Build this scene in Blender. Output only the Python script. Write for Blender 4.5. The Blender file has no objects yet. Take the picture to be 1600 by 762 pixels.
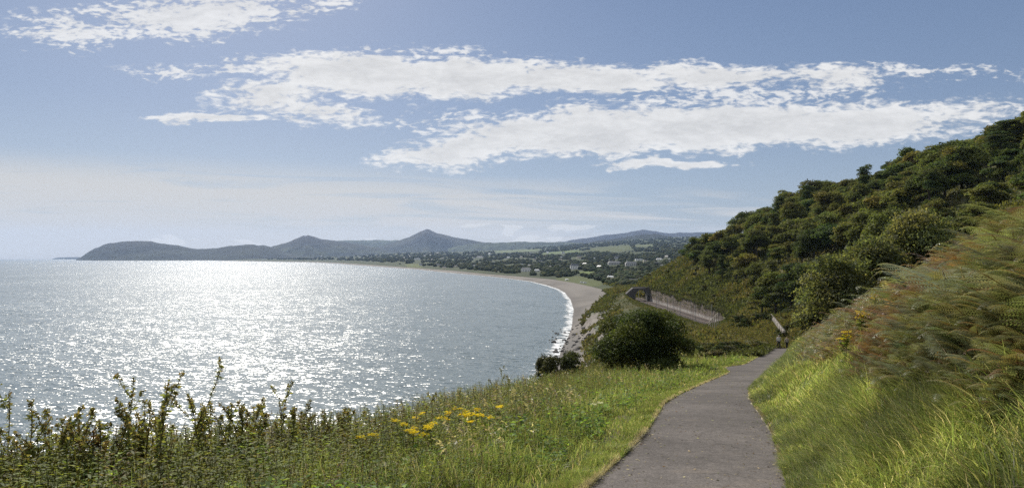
import bpy, bmesh, math, random
import numpy as np
from mathutils import Vector, Matrix, Euler

SC = bpy.context.scene
rng = np.random.default_rng(7)
random.seed(7)
R = math.radians
EYE, F = 45.0, 1100.0            # eye height above the sea; focal length in photo pixels

# ------------------------------------------------------------------ camera, sky, sun, exposure
cam = bpy.data.cameras.new("camera")
cam.sensor_width = 36.0
cam.lens = 36.0 * F / 1600.0
cam.shift_y = 21.0 / 1600.0
cam.clip_start, cam.clip_end = 0.05, 120000.0
co = bpy.data.objects.new("camera", cam)
co.location = (0, 0, EYE)
co.rotation_euler = (R(90), 0, 0)
SC.collection.objects.link(co)
SC.camera = co

SUN_AZ, SUN_EL = -22.0, 37.0     # degrees: azimuth from +Y towards +X, elevation
sd = Vector((math.sin(R(SUN_AZ)) * math.cos(R(SUN_EL)), math.cos(R(SUN_AZ)) * math.cos(R(SUN_EL)), math.sin(R(SUN_EL))))
sl = bpy.data.lights.new("sun", "SUN")
sl.energy = 5.0
sl.angle = R(0.5)
sl.color = (1.0, 0.94, 0.84)
so = bpy.data.objects.new("sun", sl)
so.rotation_euler = (-sd).to_track_quat('-Z', 'Y').to_euler()
SC.collection.objects.link(so)

SC.view_settings.view_transform = 'Standard'
SC.view_settings.look = 'None'
SC.view_settings.gamma = 1.0
SC.view_settings.use_curve_mapping = False
SC.view_settings.exposure = 0.3
SC.render.engine = 'CYCLES'
cy = SC.cycles
cy.use_denoising = False
cy.use_adaptive_sampling = False
cy.max_bounces = 6
cy.diffuse_bounces = 2
cy.glossy_bounces = 2
cy.transmission_bounces = 3
cy.transparent_max_bounces = 6
cy.volume_bounces = 0
cy.sample_clamp_indirect = 4.0
cy.sample_clamp_direct = 5.5
cy.caustics_reflective = False
cy.caustics_refractive = False

world = bpy.data.worlds.new("World")
SC.world = world
world.use_nodes = True


class NT:
    """small helper to write node graphs"""
    def __init__(self, tree):
        self.t = tree

    def n(self, kind, **kw):
        nd = self.t.nodes.new(kind)
        for k, v in kw.items():
            setattr(nd, k, v)
        return nd

    def put(self, sock, v):
        if hasattr(v, 'is_linked') or isinstance(v, bpy.types.NodeSocket):
            self.t.links.new(v, sock)
        else:
            sock.default_value = v

    def m(self, op, a, b=0.0, c=0.0, clamp=False):
        nd = self.n('ShaderNodeMath', operation=op, use_clamp=clamp)
        for s, v in zip(nd.inputs, (a, b, c)):
            self.put(s, v)
        return nd.outputs[0]

    def vm(self, op, a, b=(0, 0, 0)):
        nd = self.n('ShaderNodeVectorMath', operation=op)
        self.put(nd.inputs[0], a)
        if op == 'SCALE':
            self.put(nd.inputs['Scale'], b)
        else:
            self.put(nd.inputs[1], b)
        return nd.outputs['Value'] if op in ('LENGTH', 'DOT_PRODUCT') else nd.outputs['Vector']

    def mix(self, f, a, b, mode='MIX'):
        nd = self.n('ShaderNodeMix', data_type='RGBA', blend_type=mode)
        self.put(nd.inputs[0], f)
        self.put(nd.inputs[6], a)
        self.put(nd.inputs[7], b)
        return nd.outputs[2]

    def noise(self, vec, scale, detail=3.0, rough=0.55, dist=0.0, out='Fac'):
        nd = self.n('ShaderNodeTexNoise')
        self.put(nd.inputs['Vector'], vec)
        nd.inputs['Scale'].default_value = scale
        nd.inputs['Detail'].default_value = detail
        nd.inputs['Roughness'].default_value = rough
        nd.inputs['Distortion'].default_value = dist
        return nd.outputs[out]

    def ss(self, v, lo, hi, a=0.0, b=1.0):
        nd = self.n('ShaderNodeMapRange', interpolation_type='SMOOTHSTEP')
        self.put(nd.inputs[0], v)
        nd.inputs[1].default_value = lo
        nd.inputs[2].default_value = hi
        nd.inputs[3].default_value = a
        nd.inputs[4].default_value = b
        return nd.outputs[0]

    def xyz(self, v):
        nd = self.n('ShaderNodeSeparateXYZ')
        self.put(nd.inputs[0], v)
        return nd.outputs

    def vec(self, x, y, z=0.0):
        nd = self.n('ShaderNodeCombineXYZ')
        for s, v in zip(nd.inputs, (x, y, z)):
            self.put(s, v)
        return nd.outputs[0]


def build_world():
    world.node_tree.nodes.clear()
    g = NT(world.node_tree)
    tc = g.n('ShaderNodeTexCoord')
    d = tc.outputs['Generated']
    x, y, z = g.xyz(d)
    sky = g.n('ShaderNodeTexSky', sky_type='NISHITA')
    sky.sun_disc = False
    sky.sun_elevation = R(SUN_EL)
    sky.sun_rotation = R(SUN_AZ)
    sky.altitude = 50.0
    sky.air_density = 1.0
    sky.dust_density = 1.2
    sky.ozone_density = 1.6
    hs = g.n('ShaderNodeHueSaturation')
    hs.inputs['Saturation'].default_value = 0.95
    g.put(hs.inputs['Color'], sky.outputs[0])
    nish = g.mix(1.0, hs.outputs[0], (0.72, 0.76, 0.86, 1), 'MULTIPLY')
    # directions of the sky in front: u to the right, v upwards, as slopes against +Y
    ysafe = g.m('MAXIMUM', y, 0.02)
    u = g.m('DIVIDE', x, ysafe)
    v = g.m('DIVIDE', z, ysafe)
    front = g.ss(y, 0.05, 0.25)
    uv = g.vec(u, v, 0.0)
    # clear air: deep blue above, paling towards the sea
    elev = g.n('ShaderNodeValToRGB')
    g.put(elev.inputs[0], z)
    cr = elev.color_ramp
    cr.elements[0].position, cr.elements[0].color = 0.0, (4.5, 4.75, 4.85, 1)
    cr.elements[1].position, cr.elements[1].color = 0.9, (0.9, 1.6, 3.6, 1)
    for pos, c in ((0.06, (3.3, 3.9, 4.6, 1)), (0.11, (2.75, 3.5, 4.5, 1)), (0.20, (1.85, 2.6, 3.95, 1)), (0.36, (1.28, 1.98, 3.40, 1))):
        e = cr.elements.new(pos)
        e.color = c
    base = g.mix(0.30, elev.outputs[0], nish)
    # brightness added to the unseen sky overhead and behind, to lift the shadows
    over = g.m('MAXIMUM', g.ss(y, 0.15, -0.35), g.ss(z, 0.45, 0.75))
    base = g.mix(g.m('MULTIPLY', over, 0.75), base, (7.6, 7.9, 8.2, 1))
    # cloud sheet: directions projected on a level layer
    zs = g.m('MAXIMUM', z, 0.015)
    q = g.vec(g.m('DIVIDE', x, zs), g.m('DIVIDE', y, zs), 0.0)

    # slow warp so that the banks have ragged outlines
    w1 = g.noise(g.vec(g.m('MULTIPLY', u, 9.0), g.m('MULTIPLY', v, 26.0), 0.0), 1.0, 4.0, 0.6, 0.0, 'Color')
    wv = g.vm('MULTIPLY', g.vm('SUBTRACT', w1, (0.5, 0.5, 0.5)), (0.16, 0.055, 0.0))
    uvw = g.vm('ADD', uv, wv)

    def bank(items):
        acc = None
        for (px, py, a, b, rot, s) in items:
            mp = g.n('ShaderNodeMapping', vector_type='TEXTURE')
            g.put(mp.inputs['Vector'], uvw)
            mp.inputs['Location'].default_value = ((px - 800) / F, (402 - py) / F, 0)
            mp.inputs['Rotation'].default_value = (0, 0, R(rot))
            mp.inputs['Scale'].default_value = (a / F, b / F, 1)
            l = g.vm('LENGTH', mp.outputs[0])
            k = g.m('MULTIPLY', g.m('SUBTRACT', 1.0, l, clamp=False), s)
            acc = k if acc is None else g.m('MAXIMUM', acc, k)
        return acc
    dense = bank([
        (430, 150, 130, 30, 8, 1.1), (560, 118, 190, 40, -4, 1.6), (700, 122, 200, 36, 2, 1.9), (900, 126, 200, 27, 0, 1.8),
        (480, 172, 120, 24, -12, 0.9),
        (1120, 118, 190, 24, -2, 1.2), (1290, 126, 120, 24, -4, 0.9),
        (730, 232, 150, 30, 5, 1.5), (900, 210, 260, 42, 3, 2.0), (1130, 195, 300, 42, 1, 2.0), (1330, 195, 230, 40, 2, 1.5),
        (1500, 178, 110, 24, 8, 0.7),
        (335, 189, 105, 13, -1, 1.6), (1040, 253, 120, 10, 0, 1.3), (455, 191, 40, 8, 0, 0.9),
    ])
    patchy = bank([
        (100, 50, 110, 34, -6, 0.9), (300, 22, 230, 46, 4, 1.35), (470, 14, 120, 26, 4, 0.7),
        (280, 110, 110, 18, 0, 0.55), (370, 108, 60, 22, 0, 0.7), (650, 92, 220, 26, 0, 0.5),
        (1150, 152, 330, 40, 0, 0.6), (1450, 112, 190, 14, -2, 0.5), (720, 190, 200, 24, 0, 0.45), (575, 80, 40, 10, 10, 0.6),
    ])
    uvn = g.vm('ADD', uv, g.vm('MULTIPLY', g.vm('SUBTRACT', w1, (0.5, 0.5, 0.5)), (0.05, 0.015, 0.0)))
    n1 = g.noise(g.vm('MULTIPLY', uvn, (12.0, 46.0, 1.0)), 1.0, 7.0, 0.62)
    n2 = g.noise(g.vm('MULTIPLY', uvn, (66.0, 165.0, 1.0)), 1.0, 3.0, 0.55)
    nn = g.m('ADD', g.m('MULTIPLY', g.m('SUBTRACT', n1, 0.5), 2.4), g.m('MULTIPLY', g.m('SUBTRACT', n2, 0.5), 2.9))
    dd = g.ss(g.m('ADD', g.m('MULTIPLY', dense, 1.25), g.m('MULTIPLY', nn, 0.85)), -0.04, 0.84)
    pp = g.ss(g.m('ADD', g.m('MULTIPLY', patchy, 1.0), g.m('MULTIPLY', nn, 0.95)), 0.16, 0.80)
    # both stop outside their banks
    dd = g.m('MULTIPLY', dd, g.ss(dense, -0.30, 0.15))
    pp = g.m('MULTIPLY', pp, g.ss(patchy, -0.05, 0.25))
    cl = g.m('MULTIPLY', g.m('MAXIMUM', dd, g.m('MULTIPLY', pp, 0.9)), front)
    # small heaps of cumulus along the skyline
    low = bank([(272, 374, 38, 9, 0, 1.6), (745, 355, 26, 6, 0, 1.2), (800, 360, 26, 8, 0, 1.5), (892, 359, 34, 8, 0, 1.4),
                (405, 380, 34, 6, 0, 1.3), (835, 376, 60, 7, 0, 1.3), (575, 374, 30, 5, 0, 1.1)])
    ln = g.noise(g.vec(g.m('MULTIPLY', u, 60.0), g.m('MULTIPLY', v, 90.0), 3.0), 1.0, 4.0, 0.6)
    lowc = g.m('MULTIPLY', g.ss(g.m('ADD', low, g.m('MULTIPLY', g.m('SUBTRACT', ln, 0.5), 1.6)), 0.1, 0.6), g.m('MULTIPLY', g.ss(low, -0.1, 0.2), 0.55))
    # veil of high cloud low in the sky, streaked
    vs = g.noise(g.vec(g.m('MULTIPLY', u, 3.2), g.m('MULTIPLY', g.m('ADD', v, g.m('MULTIPLY', u, 0.03)), 44.0), 0.0), 1.0, 6.0, 0.62, 0.6)
    veil = g.m('MULTIPLY', g.ss(g.m('ADD', v, g.m('MULTIPLY', u, 0.05)), 0.128, 0.07), g.ss(g.m('ADD', vs, g.ss(u, 0.5, -0.6, -0.03, 0.13)), 0.42, 0.62))
    veil = g.m('MULTIPLY', g.m('MULTIPLY', veil, 0.97), g.ss(z, -0.01, 0.01))
    haze = g.ss(v, 0.07, -0.01, 0.0, 0.35)
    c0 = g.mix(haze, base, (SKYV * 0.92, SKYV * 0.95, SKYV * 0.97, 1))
    c1 = g.mix(veil, c0, (SKYV * 1.12, SKYV * 1.10, SKYV * 1.05, 1))
    shade = g.m('MULTIPLY', g.ss(n1, 0.35, 0.65, 0.90, 1.06), g.ss(n2, 0.3, 0.7, 0.94, 1.05))
    core = g.ss(g.m('ADD', dense, g.m('MULTIPLY', nn, 0.35)), 0.35, 1.6, 1.05, 0.95)
    shade = g.m('MULTIPLY', shade, core)
    cc = g.vm('SCALE', (SKYV * 1.42, SKYV * 1.40, SKYV * 1.36), shade)
    c2 = g.mix(g.m('MULTIPLY', cl, 0.88), c1, cc)
    c3 = g.mix(lowc, c2, (SKYV * 1.4, SKYV * 1.37, SKYV * 1.3, 1))
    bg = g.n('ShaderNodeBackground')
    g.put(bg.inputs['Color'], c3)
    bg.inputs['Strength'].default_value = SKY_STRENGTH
    out = g.n('ShaderNodeOutputWorld')
    g.t.links.new(bg.outputs[0], out.inputs['Surface'])


SKY_STRENGTH = 0.085
SKYV = 5.6                      # brightness of thin cloud, in the sky texture's own units
build_world()

# ------------------------------------------------------------------ helpers


def vnoise(x, y, seed=0):
    xi, yi = np.floor(x).astype(np.int64), np.floor(y).astype(np.int64)
    fx, fy = x - xi, y - yi
    fx, fy = fx * fx * (3 - 2 * fx), fy * fy * (3 - 2 * fy)

    def h(a, b):
        n = (a * 374761393 + b * 668265263 + seed * 1442695041) & 0x7fffffff
        n = ((n ^ (n >> 13)) * 1274126177) & 0x7fffffff
        return ((n ^ (n >> 16)) & 0xffff) / 65535.0
    a, b, c, d = h(xi, yi), h(xi + 1, yi), h(xi, yi + 1), h(xi + 1, yi + 1)
    return (a + (b - a) * fx) * (1 - fy) + (c + (d - c) * fx) * fy


def fbm(x, y, seed=0, oct=4):
    x, y = np.asarray(x, float), np.asarray(y, float)
    s, a, t = 0, 1.0, 0
    for k in range(oct):
        s = s + a * vnoise(x * 2 ** k, y * 2 ** k, seed + k * 17)
        t += a
        a *= 0.5
    return s / t                                     # 0..1


def link(o, parent=None):
    SC.collection.objects.link(o)
    if parent is not None:
        o.parent = parent
    return o


def tag(o, label=None, cat=None, group=None, kind=None):
    if label:
        o["label"] = label
    if cat:
        o["category"] = cat
    if group:
        o["group"] = group
    if kind:
        o["kind"] = kind
    return o


def empty(name, loc, rz=0.0):
    o = bpy.data.objects.new(name, None)
    o.location = loc
    o.rotation_euler = (0, 0, rz)
    o.empty_display_size = 0.2
    return link(o)


def mesh_np(name, V, Fa, mat, col=None, parent=None, smooth=False, attrs=None):
    """V (n,3); Fa (m,k) with k = 3 or 4; col (n,3)"""
    V = np.ascontiguousarray(V, dtype=np.float32)
    Fa = np.ascontiguousarray(Fa, dtype=np.int32)
    me = bpy.data.meshes.new(name)
    me.vertices.add(len(V))
    me.vertices.foreach_set('co', V.ravel())
    m, k = Fa.shape
    me.loops.add(m * k)
    me.loops.foreach_set('vertex_index', Fa.ravel())
    me.polygons.add(m)
    me.polygons.foreach_set('loop_start', np.arange(0, m * k, k, dtype=np.int32))
    if smooth:
        me.polygons.foreach_set('use_smooth', np.ones(m, dtype=bool))
    me.update(calc_edges=True)
    if col is not None:
        ca = me.color_attributes.new('Col', 'FLOAT_COLOR', 'POINT')
        c4 = np.ones((len(V), 4), dtype=np.float32)
        c4[:, :3] = col
        ca.data.foreach_set('color', c4.ravel())
    for an, av in (attrs or {}).items():
        at = me.attributes.new(an, 'FLOAT', 'POINT')
        at.data.foreach_set('value', np.ascontiguousarray(av, dtype=np.float32))
    if mat:
        me.materials.append(mat)
    return link(bpy.data.objects.new(name, me), parent)


class Acc:
    """collects quads in numpy blocks"""
    def __init__(self):
        self.V, self.F, self.C, self.n = [], [], [], 0

    def add(self, V, Fa, C):
        V = np.asarray(V, dtype=np.float32).reshape(-1, 3)
        self.V.append(V)
        self.F.append(np.asarray(Fa, dtype=np.int64) + self.n)
        C = np.asarray(C, dtype=np.float32)
        if C.ndim == 1:
            C = np.broadcast_to(C, (len(V), 3))
        self.C.append(C)
        self.n += len(V)

    def tube(self, pts, rad, col, seg=6):
        pts = np.asarray(pts, float)
        n = len(pts)
        rad = np.broadcast_to(np.asarray(rad, float), (n,))
        tan = np.gradient(pts, axis=0)
        tan /= np.linalg.norm(tan, axis=1, keepdims=True) + 1e-9
        ref = np.array([0.0, 1.0, 0.0]) if abs(tan[0, 1]) < 0.9 else np.array([1.0, 0, 0])
        a = np.cross(tan, ref)
        a /= np.linalg.norm(a, axis=1, keepdims=True) + 1e-9
        b = np.cross(tan, a)
        th = np.linspace(0, 2 * np.pi, seg, endpoint=False)
        V = pts[:, None, :] + rad[:, None, None] * (np.cos(th)[None, :, None] * a[:, None, :] + np.sin(th)[None, :, None] * b[:, None, :])
        idx = np.arange(n * seg).reshape(n, seg)
        q = np.stack([idx[:-1], np.roll(idx[:-1], -1, 1), np.roll(idx[1:], -1, 1), idx[1:]], -1).reshape(-1, 4)
        self.add(V.reshape(-1, 3), q, col)

    def build(self, name, mat, parent=None, smooth=False):
        return mesh_np(name, np.concatenate(self.V), np.concatenate(self.F), mat, np.concatenate(self.C), parent, smooth)


def leaves(acc, c, d, nrm, L, W, col, fold=0.25):
    """diamond leaves: c base (n,3), d direction, nrm normal, L, W sizes (n,), col (n,3)"""
    n = len(c)
    d = d / (np.linalg.norm(d, axis=1, keepdims=True) + 1e-9)
    s = np.cross(d, nrm)
    s /= np.linalg.norm(s, axis=1, keepdims=True) + 1e-9
    up = np.cross(s, d)
    L = np.broadcast_to(L, (n,))[:, None]
    W = np.broadcast_to(W, (n,))[:, None]
    V = np.stack([c, c + d * L * 0.45 + s * W * 0.5 + up * W * fold, c + d * L, c + d * L * 0.45 - s * W * 0.5 + up * W * fold], 1)
    acc.add(V.reshape(-1, 3), np.arange(4 * n).reshape(n, 4), np.repeat(col, 4, 0))


def rand_dirs(n, r=rng):
    v = r.normal(size=(n, 3))
    return v / (np.linalg.norm(v, axis=1, keepdims=True) + 1e-9)


def pick_cols(n, palette, weights=None, jitter=0.18, r=rng):
    p = np.array(palette, float)
    w = None if weights is None else np.array(weights, float) / sum(weights)
    k = r.choice(len(p), n, p=w)
    c = p[k] * (1 + r.normal(size=(n, 1)) * jitter)
    c *= 1 + r.normal(size=(n, 3)) * 0.05
    return np.clip(c, 0.004, 0.9)


def scatter(acc, TV, TF, pos, scale, rz, tiltdir=None, tilt=None, col=None, tcol=None):
    """realise a template (TV, TF) at every pos, turned about z, scaled, tilted"""
    n, mv = len(pos), len(TV)
    sc = np.broadcast_to(scale, (n,)).astype(float)
    c, s = np.cos(rz), np.sin(rz)
    X = TV[None, :, 0] * c[:, None] - TV[None, :, 1] * s[:, None]
    Y = TV[None, :, 0] * s[:, None] + TV[None, :, 1] * c[:, None]
    Z = np.broadcast_to(TV[None, :, 2], X.shape)
    if tilt is not None:
        X = X + Z * (np.cos(tiltdir) * tilt)[:, None]
        Y = Y + Z * (np.sin(tiltdir) * tilt)[:, None]
    V = np.stack([X, Y, Z], -1) * sc[:, None, None] + pos[:, None, :]
    Fa = (TF[None] + (np.arange(n) * mv)[:, None, None]).reshape(-1, TF.shape[1])
    if col.ndim == 2 and tcol is not None:
        C = (col[:, None, :] * tcol[None, :, :]).reshape(-1, 3)
    else:
        C = np.repeat(col, mv, 0)
    acc.add(V.reshape(-1, 3), Fa, C)


# ------------------------------------------------------------------ materials


def new_mat(name):
    m = bpy.data.materials.new(name)
    m.use_nodes = True
    m.node_tree.nodes.clear()
    g = NT(m.node_tree)
    out = g.n('ShaderNodeOutputMaterial')
    return m, g, out


def principled(g, out, color, rough=0.8, spec=0.3, normal=None, metal=0.0):
    p = g.n('ShaderNodeBsdfPrincipled')
    g.put(p.inputs['Base Color'], color)
    g.put(p.inputs['Roughness'], rough)
    g.put(p.inputs['Specular IOR Level'], spec)
    p.inputs['Metallic'].default_value = metal
    if normal is not None:
        g.put(p.inputs['Normal'], normal)
    if out is not None:
        g.t.links.new(p.outputs[0], out.inputs['Surface'])
    return p


def mat_foliage(name, transl=0.35, rough=0.5, spec=0.35, gain=1.0, tint=(1.25, 1.15, 0.55), vary=0.0):
    m, g, out = new_mat(name)
    at = g.n('ShaderNodeAttribute', attribute_name='Col')
    geo = g.n('ShaderNodeNewGeometry')
    oi = g.n('ShaderNodeObjectInfo')
    n = g.noise(geo.outputs['Position'], 0.9, 2.0)
    v = g.m('MULTIPLY', g.ss(n, 0.3, 0.7, 0.8, 1.2), g.ss(oi.outputs['Random'], 0, 1, (1 - 0.18 * vary) * gain, (1 + 0.18 * vary) * gain))
    c = g.vm('SCALE', at.outputs['Color'], v)
    hue = g.mix(g.m('ADD', 0.5, g.m('MULTIPLY', g.m('SUBTRACT', oi.outputs['Random'], 0.5), vary)), (0.82, 0.98, 1.05, 1), (1.18, 1.02, 0.90, 1))
    c = g.vm('MULTIPLY', c, hue)
    p = principled(g, None, c, rough, spec)
    t = g.n('ShaderNodeBsdfTranslucent')
    g.put(t.inputs['Color'], g.vm('MULTIPLY', c, tint))
    mx = g.n('ShaderNodeMixShader')
    mx.inputs[0].default_value = transl
    g.t.links.new(p.outputs[0], mx.inputs[1])
    g.t.links.new(t.outputs[0], mx.inputs[2])
    g.t.links.new(mx.outputs[0], out.inputs['Surface'])
    return m


def mat_vcol(name, scale=3.0, rough=0.9, spec=0.2, bump=0.0, lo=0.75, hi=1.25, detail=5.0):
    m, g, out = new_mat(name)
    at = g.n('ShaderNodeAttribute', attribute_name='Col')
    geo = g.n('ShaderNodeNewGeometry')
    n = g.noise(geo.outputs['Position'], scale, detail, 0.65)
    c = g.vm('SCALE', at.outputs['Color'], g.ss(n, 0.3, 0.7, lo, hi))
    nrm = None
    if bump:
        b = g.n('ShaderNodeBump')
        b.inputs['Strength'].default_value = bump
        b.inputs['Distance'].default_value = 0.3
        g.put(b.inputs['Height'], n)
        nrm = b.outputs[0]
    principled(g, out, c, rough, spec, nrm)
    return m


def mat_flat(name, color, rough=0.7, spec=0.3, var=0.15, scale=4.0):
    m, g, out = new_mat(name)
    tc = g.n('ShaderNodeTexCoord')
    n = g.noise(tc.outputs['Object'], scale, 4.0, 0.6)
    c = g.vm('SCALE', color[:3], g.ss(n, 0.25, 0.75, 1 - var, 1 + var))
    principled(g, out, c, rough, spec)
    return m


M = {}
M['ground'] = mat_vcol('ground_earth', 1.7, 0.95, 0.1, 0.0, 0.6, 1.35)
M['beach'] = mat_vcol('beach_shingle', 0.9, 0.9, 0.25, 0.0, 0.82, 1.15)
M['rock'] = mat_vcol('cliff_rock', 0.8, 0.85, 0.3, 0.9, 0.5, 1.4)
M['hills'] = mat_vcol('hill_cover', 0.006, 0.95, 0.05, 0.0, 0.35, 1.8, 9.0)
M['grass'] = mat_foliage('grass_blades', 0.55, 0.45, 0.28, 1.22, (1.15, 1.12, 0.7))
M['herb'] = mat_foliage('herb_leaves', 0.58, 0.6, 0.10, 1.85)
M['fern'] = mat_foliage('fern_leaves', 0.45, 0.42, 0.36, 1.55, (1.15, 1.1, 0.6))
M['tree'] = mat_foliage('tree_leaves', 0.42, 0.7, 0.06, 2.2, (1.05, 1.12, 0.6), vary=0.9)
M['bush'] = mat_foliage('bush_leaves', 0.38, 0.65, 0.08, 1.35, (1.1, 1.12, 0.6), vary=0.6)
M['bark'] = mat_vcol('bark', 8.0, 0.9, 0.15)
M['wood_far'] = mat_vcol('far_tree_leaves', 0.25, 0.95, 0.05, 0.0, 0.5, 1.5)
M['petal'] = mat_foliage('petals', 0.5, 0.8, 0.02, 1.0, (1.0, 1.0, 0.4))


def mat_asphalt():
    m, g, out = new_mat('asphalt')
    geo = g.n('ShaderNodeNewGeometry')
    p = geo.outputs['Position']
    big = g.noise(p, 0.45, 5.0, 0.65)
    mid = g.noise(p, 6.0, 4.0, 0.7)
    fine = g.noise(p, 75.0, 2.0, 0.75)
    grit = g.noise(p, 28.0, 3.0, 0.75)
    v = g.m('MULTIPLY', g.ss(big, 0.3, 0.7, 0.76, 1.22), g.ss(mid, 0.25, 0.75, 0.82, 1.18))
    v = g.m('MULTIPLY', v, g.ss(fine, 0.3, 0.7, 0.62, 1.38))
    v = g.m('MULTIPLY', v, g.ss(grit, 0.3, 0.7, 0.75, 1.25))
    c = g.vm('SCALE', (0.090, 0.080, 0.074), v)
    c = g.mix(g.m('MULTIPLY', g.ss(fine, 0.60, 0.72), 0.45), c, (0.24, 0.22, 0.20, 1))
    # fine cracks and a few darker repairs
    vo = g.n('ShaderNodeTexVoronoi', feature='DISTANCE_TO_EDGE')
    g.put(vo.inputs['Vector'], g.vm('ADD', p, g.vm('SCALE', g.noise(p, 1.6, 3.0, 0.6, 0.0, 'Color'), 0.9)))
    vo.inputs['Scale'].default_value = 0.42
    ck = g.m('MULTIPLY', g.ss(vo.outputs['Distance'], 0.012, 0.003), g.ss(g.noise(p, 0.6, 2.0), 0.48, 0.6))
    c = g.mix(g.m('MULTIPLY', ck, 0.35), c, (0.03, 0.027, 0.024, 1))
    # dusty soil washed in from the edges
    soil = g.ss(g.noise(p, 0.9, 4.0, 0.7), 0.56, 0.72)
    c = g.mix(g.m('MULTIPLY', soil, 0.18), c, (0.20, 0.155, 0.11, 1))
    b = g.n('ShaderNodeBump')
    b.inputs['Strength'].default_value = 0.6
    b.inputs['Distance'].default_value = 0.006
    g.put(b.inputs['Height'], fine)
    principled(g, out, c, 0.92, 0.12, b.outputs[0])
    return m


def mat_sea():
    m, g, out = new_mat('sea_water')
    geo = g.n('ShaderNodeNewGeometry')
    p = geo.outputs['Position']
    x, y, z = g.xyz(p)
    # wind waves run obliquely towards the shore: crests longer across than along
    a = R(-22)
    xr = g.m('ADD', g.m('MULTIPLY', x, math.cos(a)), g.m('MULTIPLY', y, math.sin(a)))
    yr = g.m('SUBTRACT', g.m('MULTIPLY', y, math.cos(a)), g.m('MULTIPLY', x, math.sin(a)))
    q = g.vec(g.m('MULTIPLY', xr, 0.42), yr, 0.0)
    n0 = g.noise(q, 0.045, 2.0, 0.5, 0.2, 'Color')
    n1 = g.noise(q, 0.36, 3.0, 0.65, 0.4, 'Color')
    n2 = g.noise(q, 1.5, 2.0, 0.6, 0.2, 'Color')
    gust = g.noise(g.vec(g.m('MULTIPLY', x, 0.0035), g.m('MULTIPLY', y, 0.0012), 0.0), 1.0, 4.0, 0.6)
    half = (0.5, 0.5, 0.5)
    s = g.vm('ADD', g.vm('SCALE', g.vm('SUBTRACT', n1, half), SEA_A1), g.vm('SCALE', g.vm('SUBTRACT', n2, half), SEA_A2))
    s = g.vm('ADD', s, g.vm('SCALE', g.vm('SUBTRACT', n0, half), SEA_A0))
    s = g.vm('SCALE', s, g.ss(gust, 0.3, 0.7, 0.85, 1.15))
    sx, sy, sz = g.xyz(s)
    nv = g.vm('NORMALIZE', g.vec(g.m('MULTIPLY', sx, 0.95), sy, 1.0))
    body = g.mix(g.ss(gust, 0.35, 0.65), (0.090, 0.118, 0.122, 1), (0.112, 0.142, 0.146, 1))
    pr = principled(g, out, body, SEA_ROUGH, 0.46, nv)
    pr.inputs['IOR'].default_value = 1.33
    return m


SEA_A0, SEA_A1, SEA_A2, SEA_ROUGH = 0.25, 1.20, 1.35, 0.22


def mat_surf():
    m, g, out = new_mat('surf_foam')
    at = g.n('ShaderNodeAttribute', attribute_name='across')
    geo = g.n('ShaderNodeNewGeometry')
    p = geo.outputs['Position']
    n = g.noise(p, 0.16, 5.0, 0.65)
    n2 = g.noise(p, 0.9, 3.0, 0.6)
    s = at.outputs['Fac']
    # foam is thickest where the last wave breaks and again at the edge of the wash
    k = g.m('ADD', g.ss(s, 0.25, 0.8, -0.42, 0.14), g.m('MULTIPLY', g.m('SUBTRACT', n, 0.5), 1.5))
    k = g.m('ADD', k, g.m('MULTIPLY', g.m('SUBTRACT', n2, 0.5), 0.8))
    f = g.m('MULTIPLY', g.ss(k, -0.05, 0.3), g.ss(s, 0.0, 0.12))
    pr = principled(g, None, (0.74, 0.75, 0.75, 1), 0.8, 0.2)
    t = g.n('ShaderNodeBsdfTransparent')
    mx = g.n('ShaderNodeMixShader')
    g.put(mx.inputs[0], f)
    g.t.links.new(t.outputs[0], mx.inputs[1])
    g.t.links.new(pr.outputs[0], mx.inputs[2])
    g.t.links.new(mx.outputs[0], out.inputs['Surface'])
    return m


def mat_masonry(name, c1, c2, mortar, bw=0.7, bh=0.32, white_to=None):
    m, g, out = new_mat(name)
    geo = g.n('ShaderNodeNewGeometry')
    x, y, z = g.xyz(geo.outputs['Position'])
    br = g.n('ShaderNodeTexBrick')
    g.put(br.inputs['Vector'], g.vec(g.m('ADD', x, y), z, 0.0))
    br.inputs['Color1'].default_value = (*c1, 1)
    br.inputs['Color2'].default_value = (*c2, 1)
    br.inputs['Mortar'].default_value = (*mortar, 1)
    br.inputs['Scale'].default_value = 1.0
    br.inputs['Brick Width'].default_value = bw
    br.inputs['Row Height'].default_value = bh
    br.inputs['Mortar Size'].default_value = 0.025
    n = g.noise(g.vec(g.m('MULTIPLY', g.m('ADD', x, y), 1.0), g.m('MULTIPLY', z, 0.35), 0.0), 0.45, 5.0, 0.65)
    c = g.vm('SCALE', br.outputs['Color'], g.ss(n, 0.3, 0.7, 0.6, 1.35))
    if white_to is not None:
        at = g.n('ShaderNodeAttribute', attribute_name='across')
        k = g.m('ADD', at.outputs['Fac'], g.m('MULTIPLY', g.m('SUBTRACT', n, 0.5), 0.5))
        w = g.ss(k, white_to, white_to - 0.1)
        n3 = g.noise(geo.outputs['Position'], 0.5, 3.0)
        c = g.mix(g.m('MULTIPLY', w, g.ss(n3, 0.3, 0.55, 0.05, 0.70)), c, (0.38, 0.365, 0.345, 1))
    principled(g, out, c, 0.9, 0.15)
    return m


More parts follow.
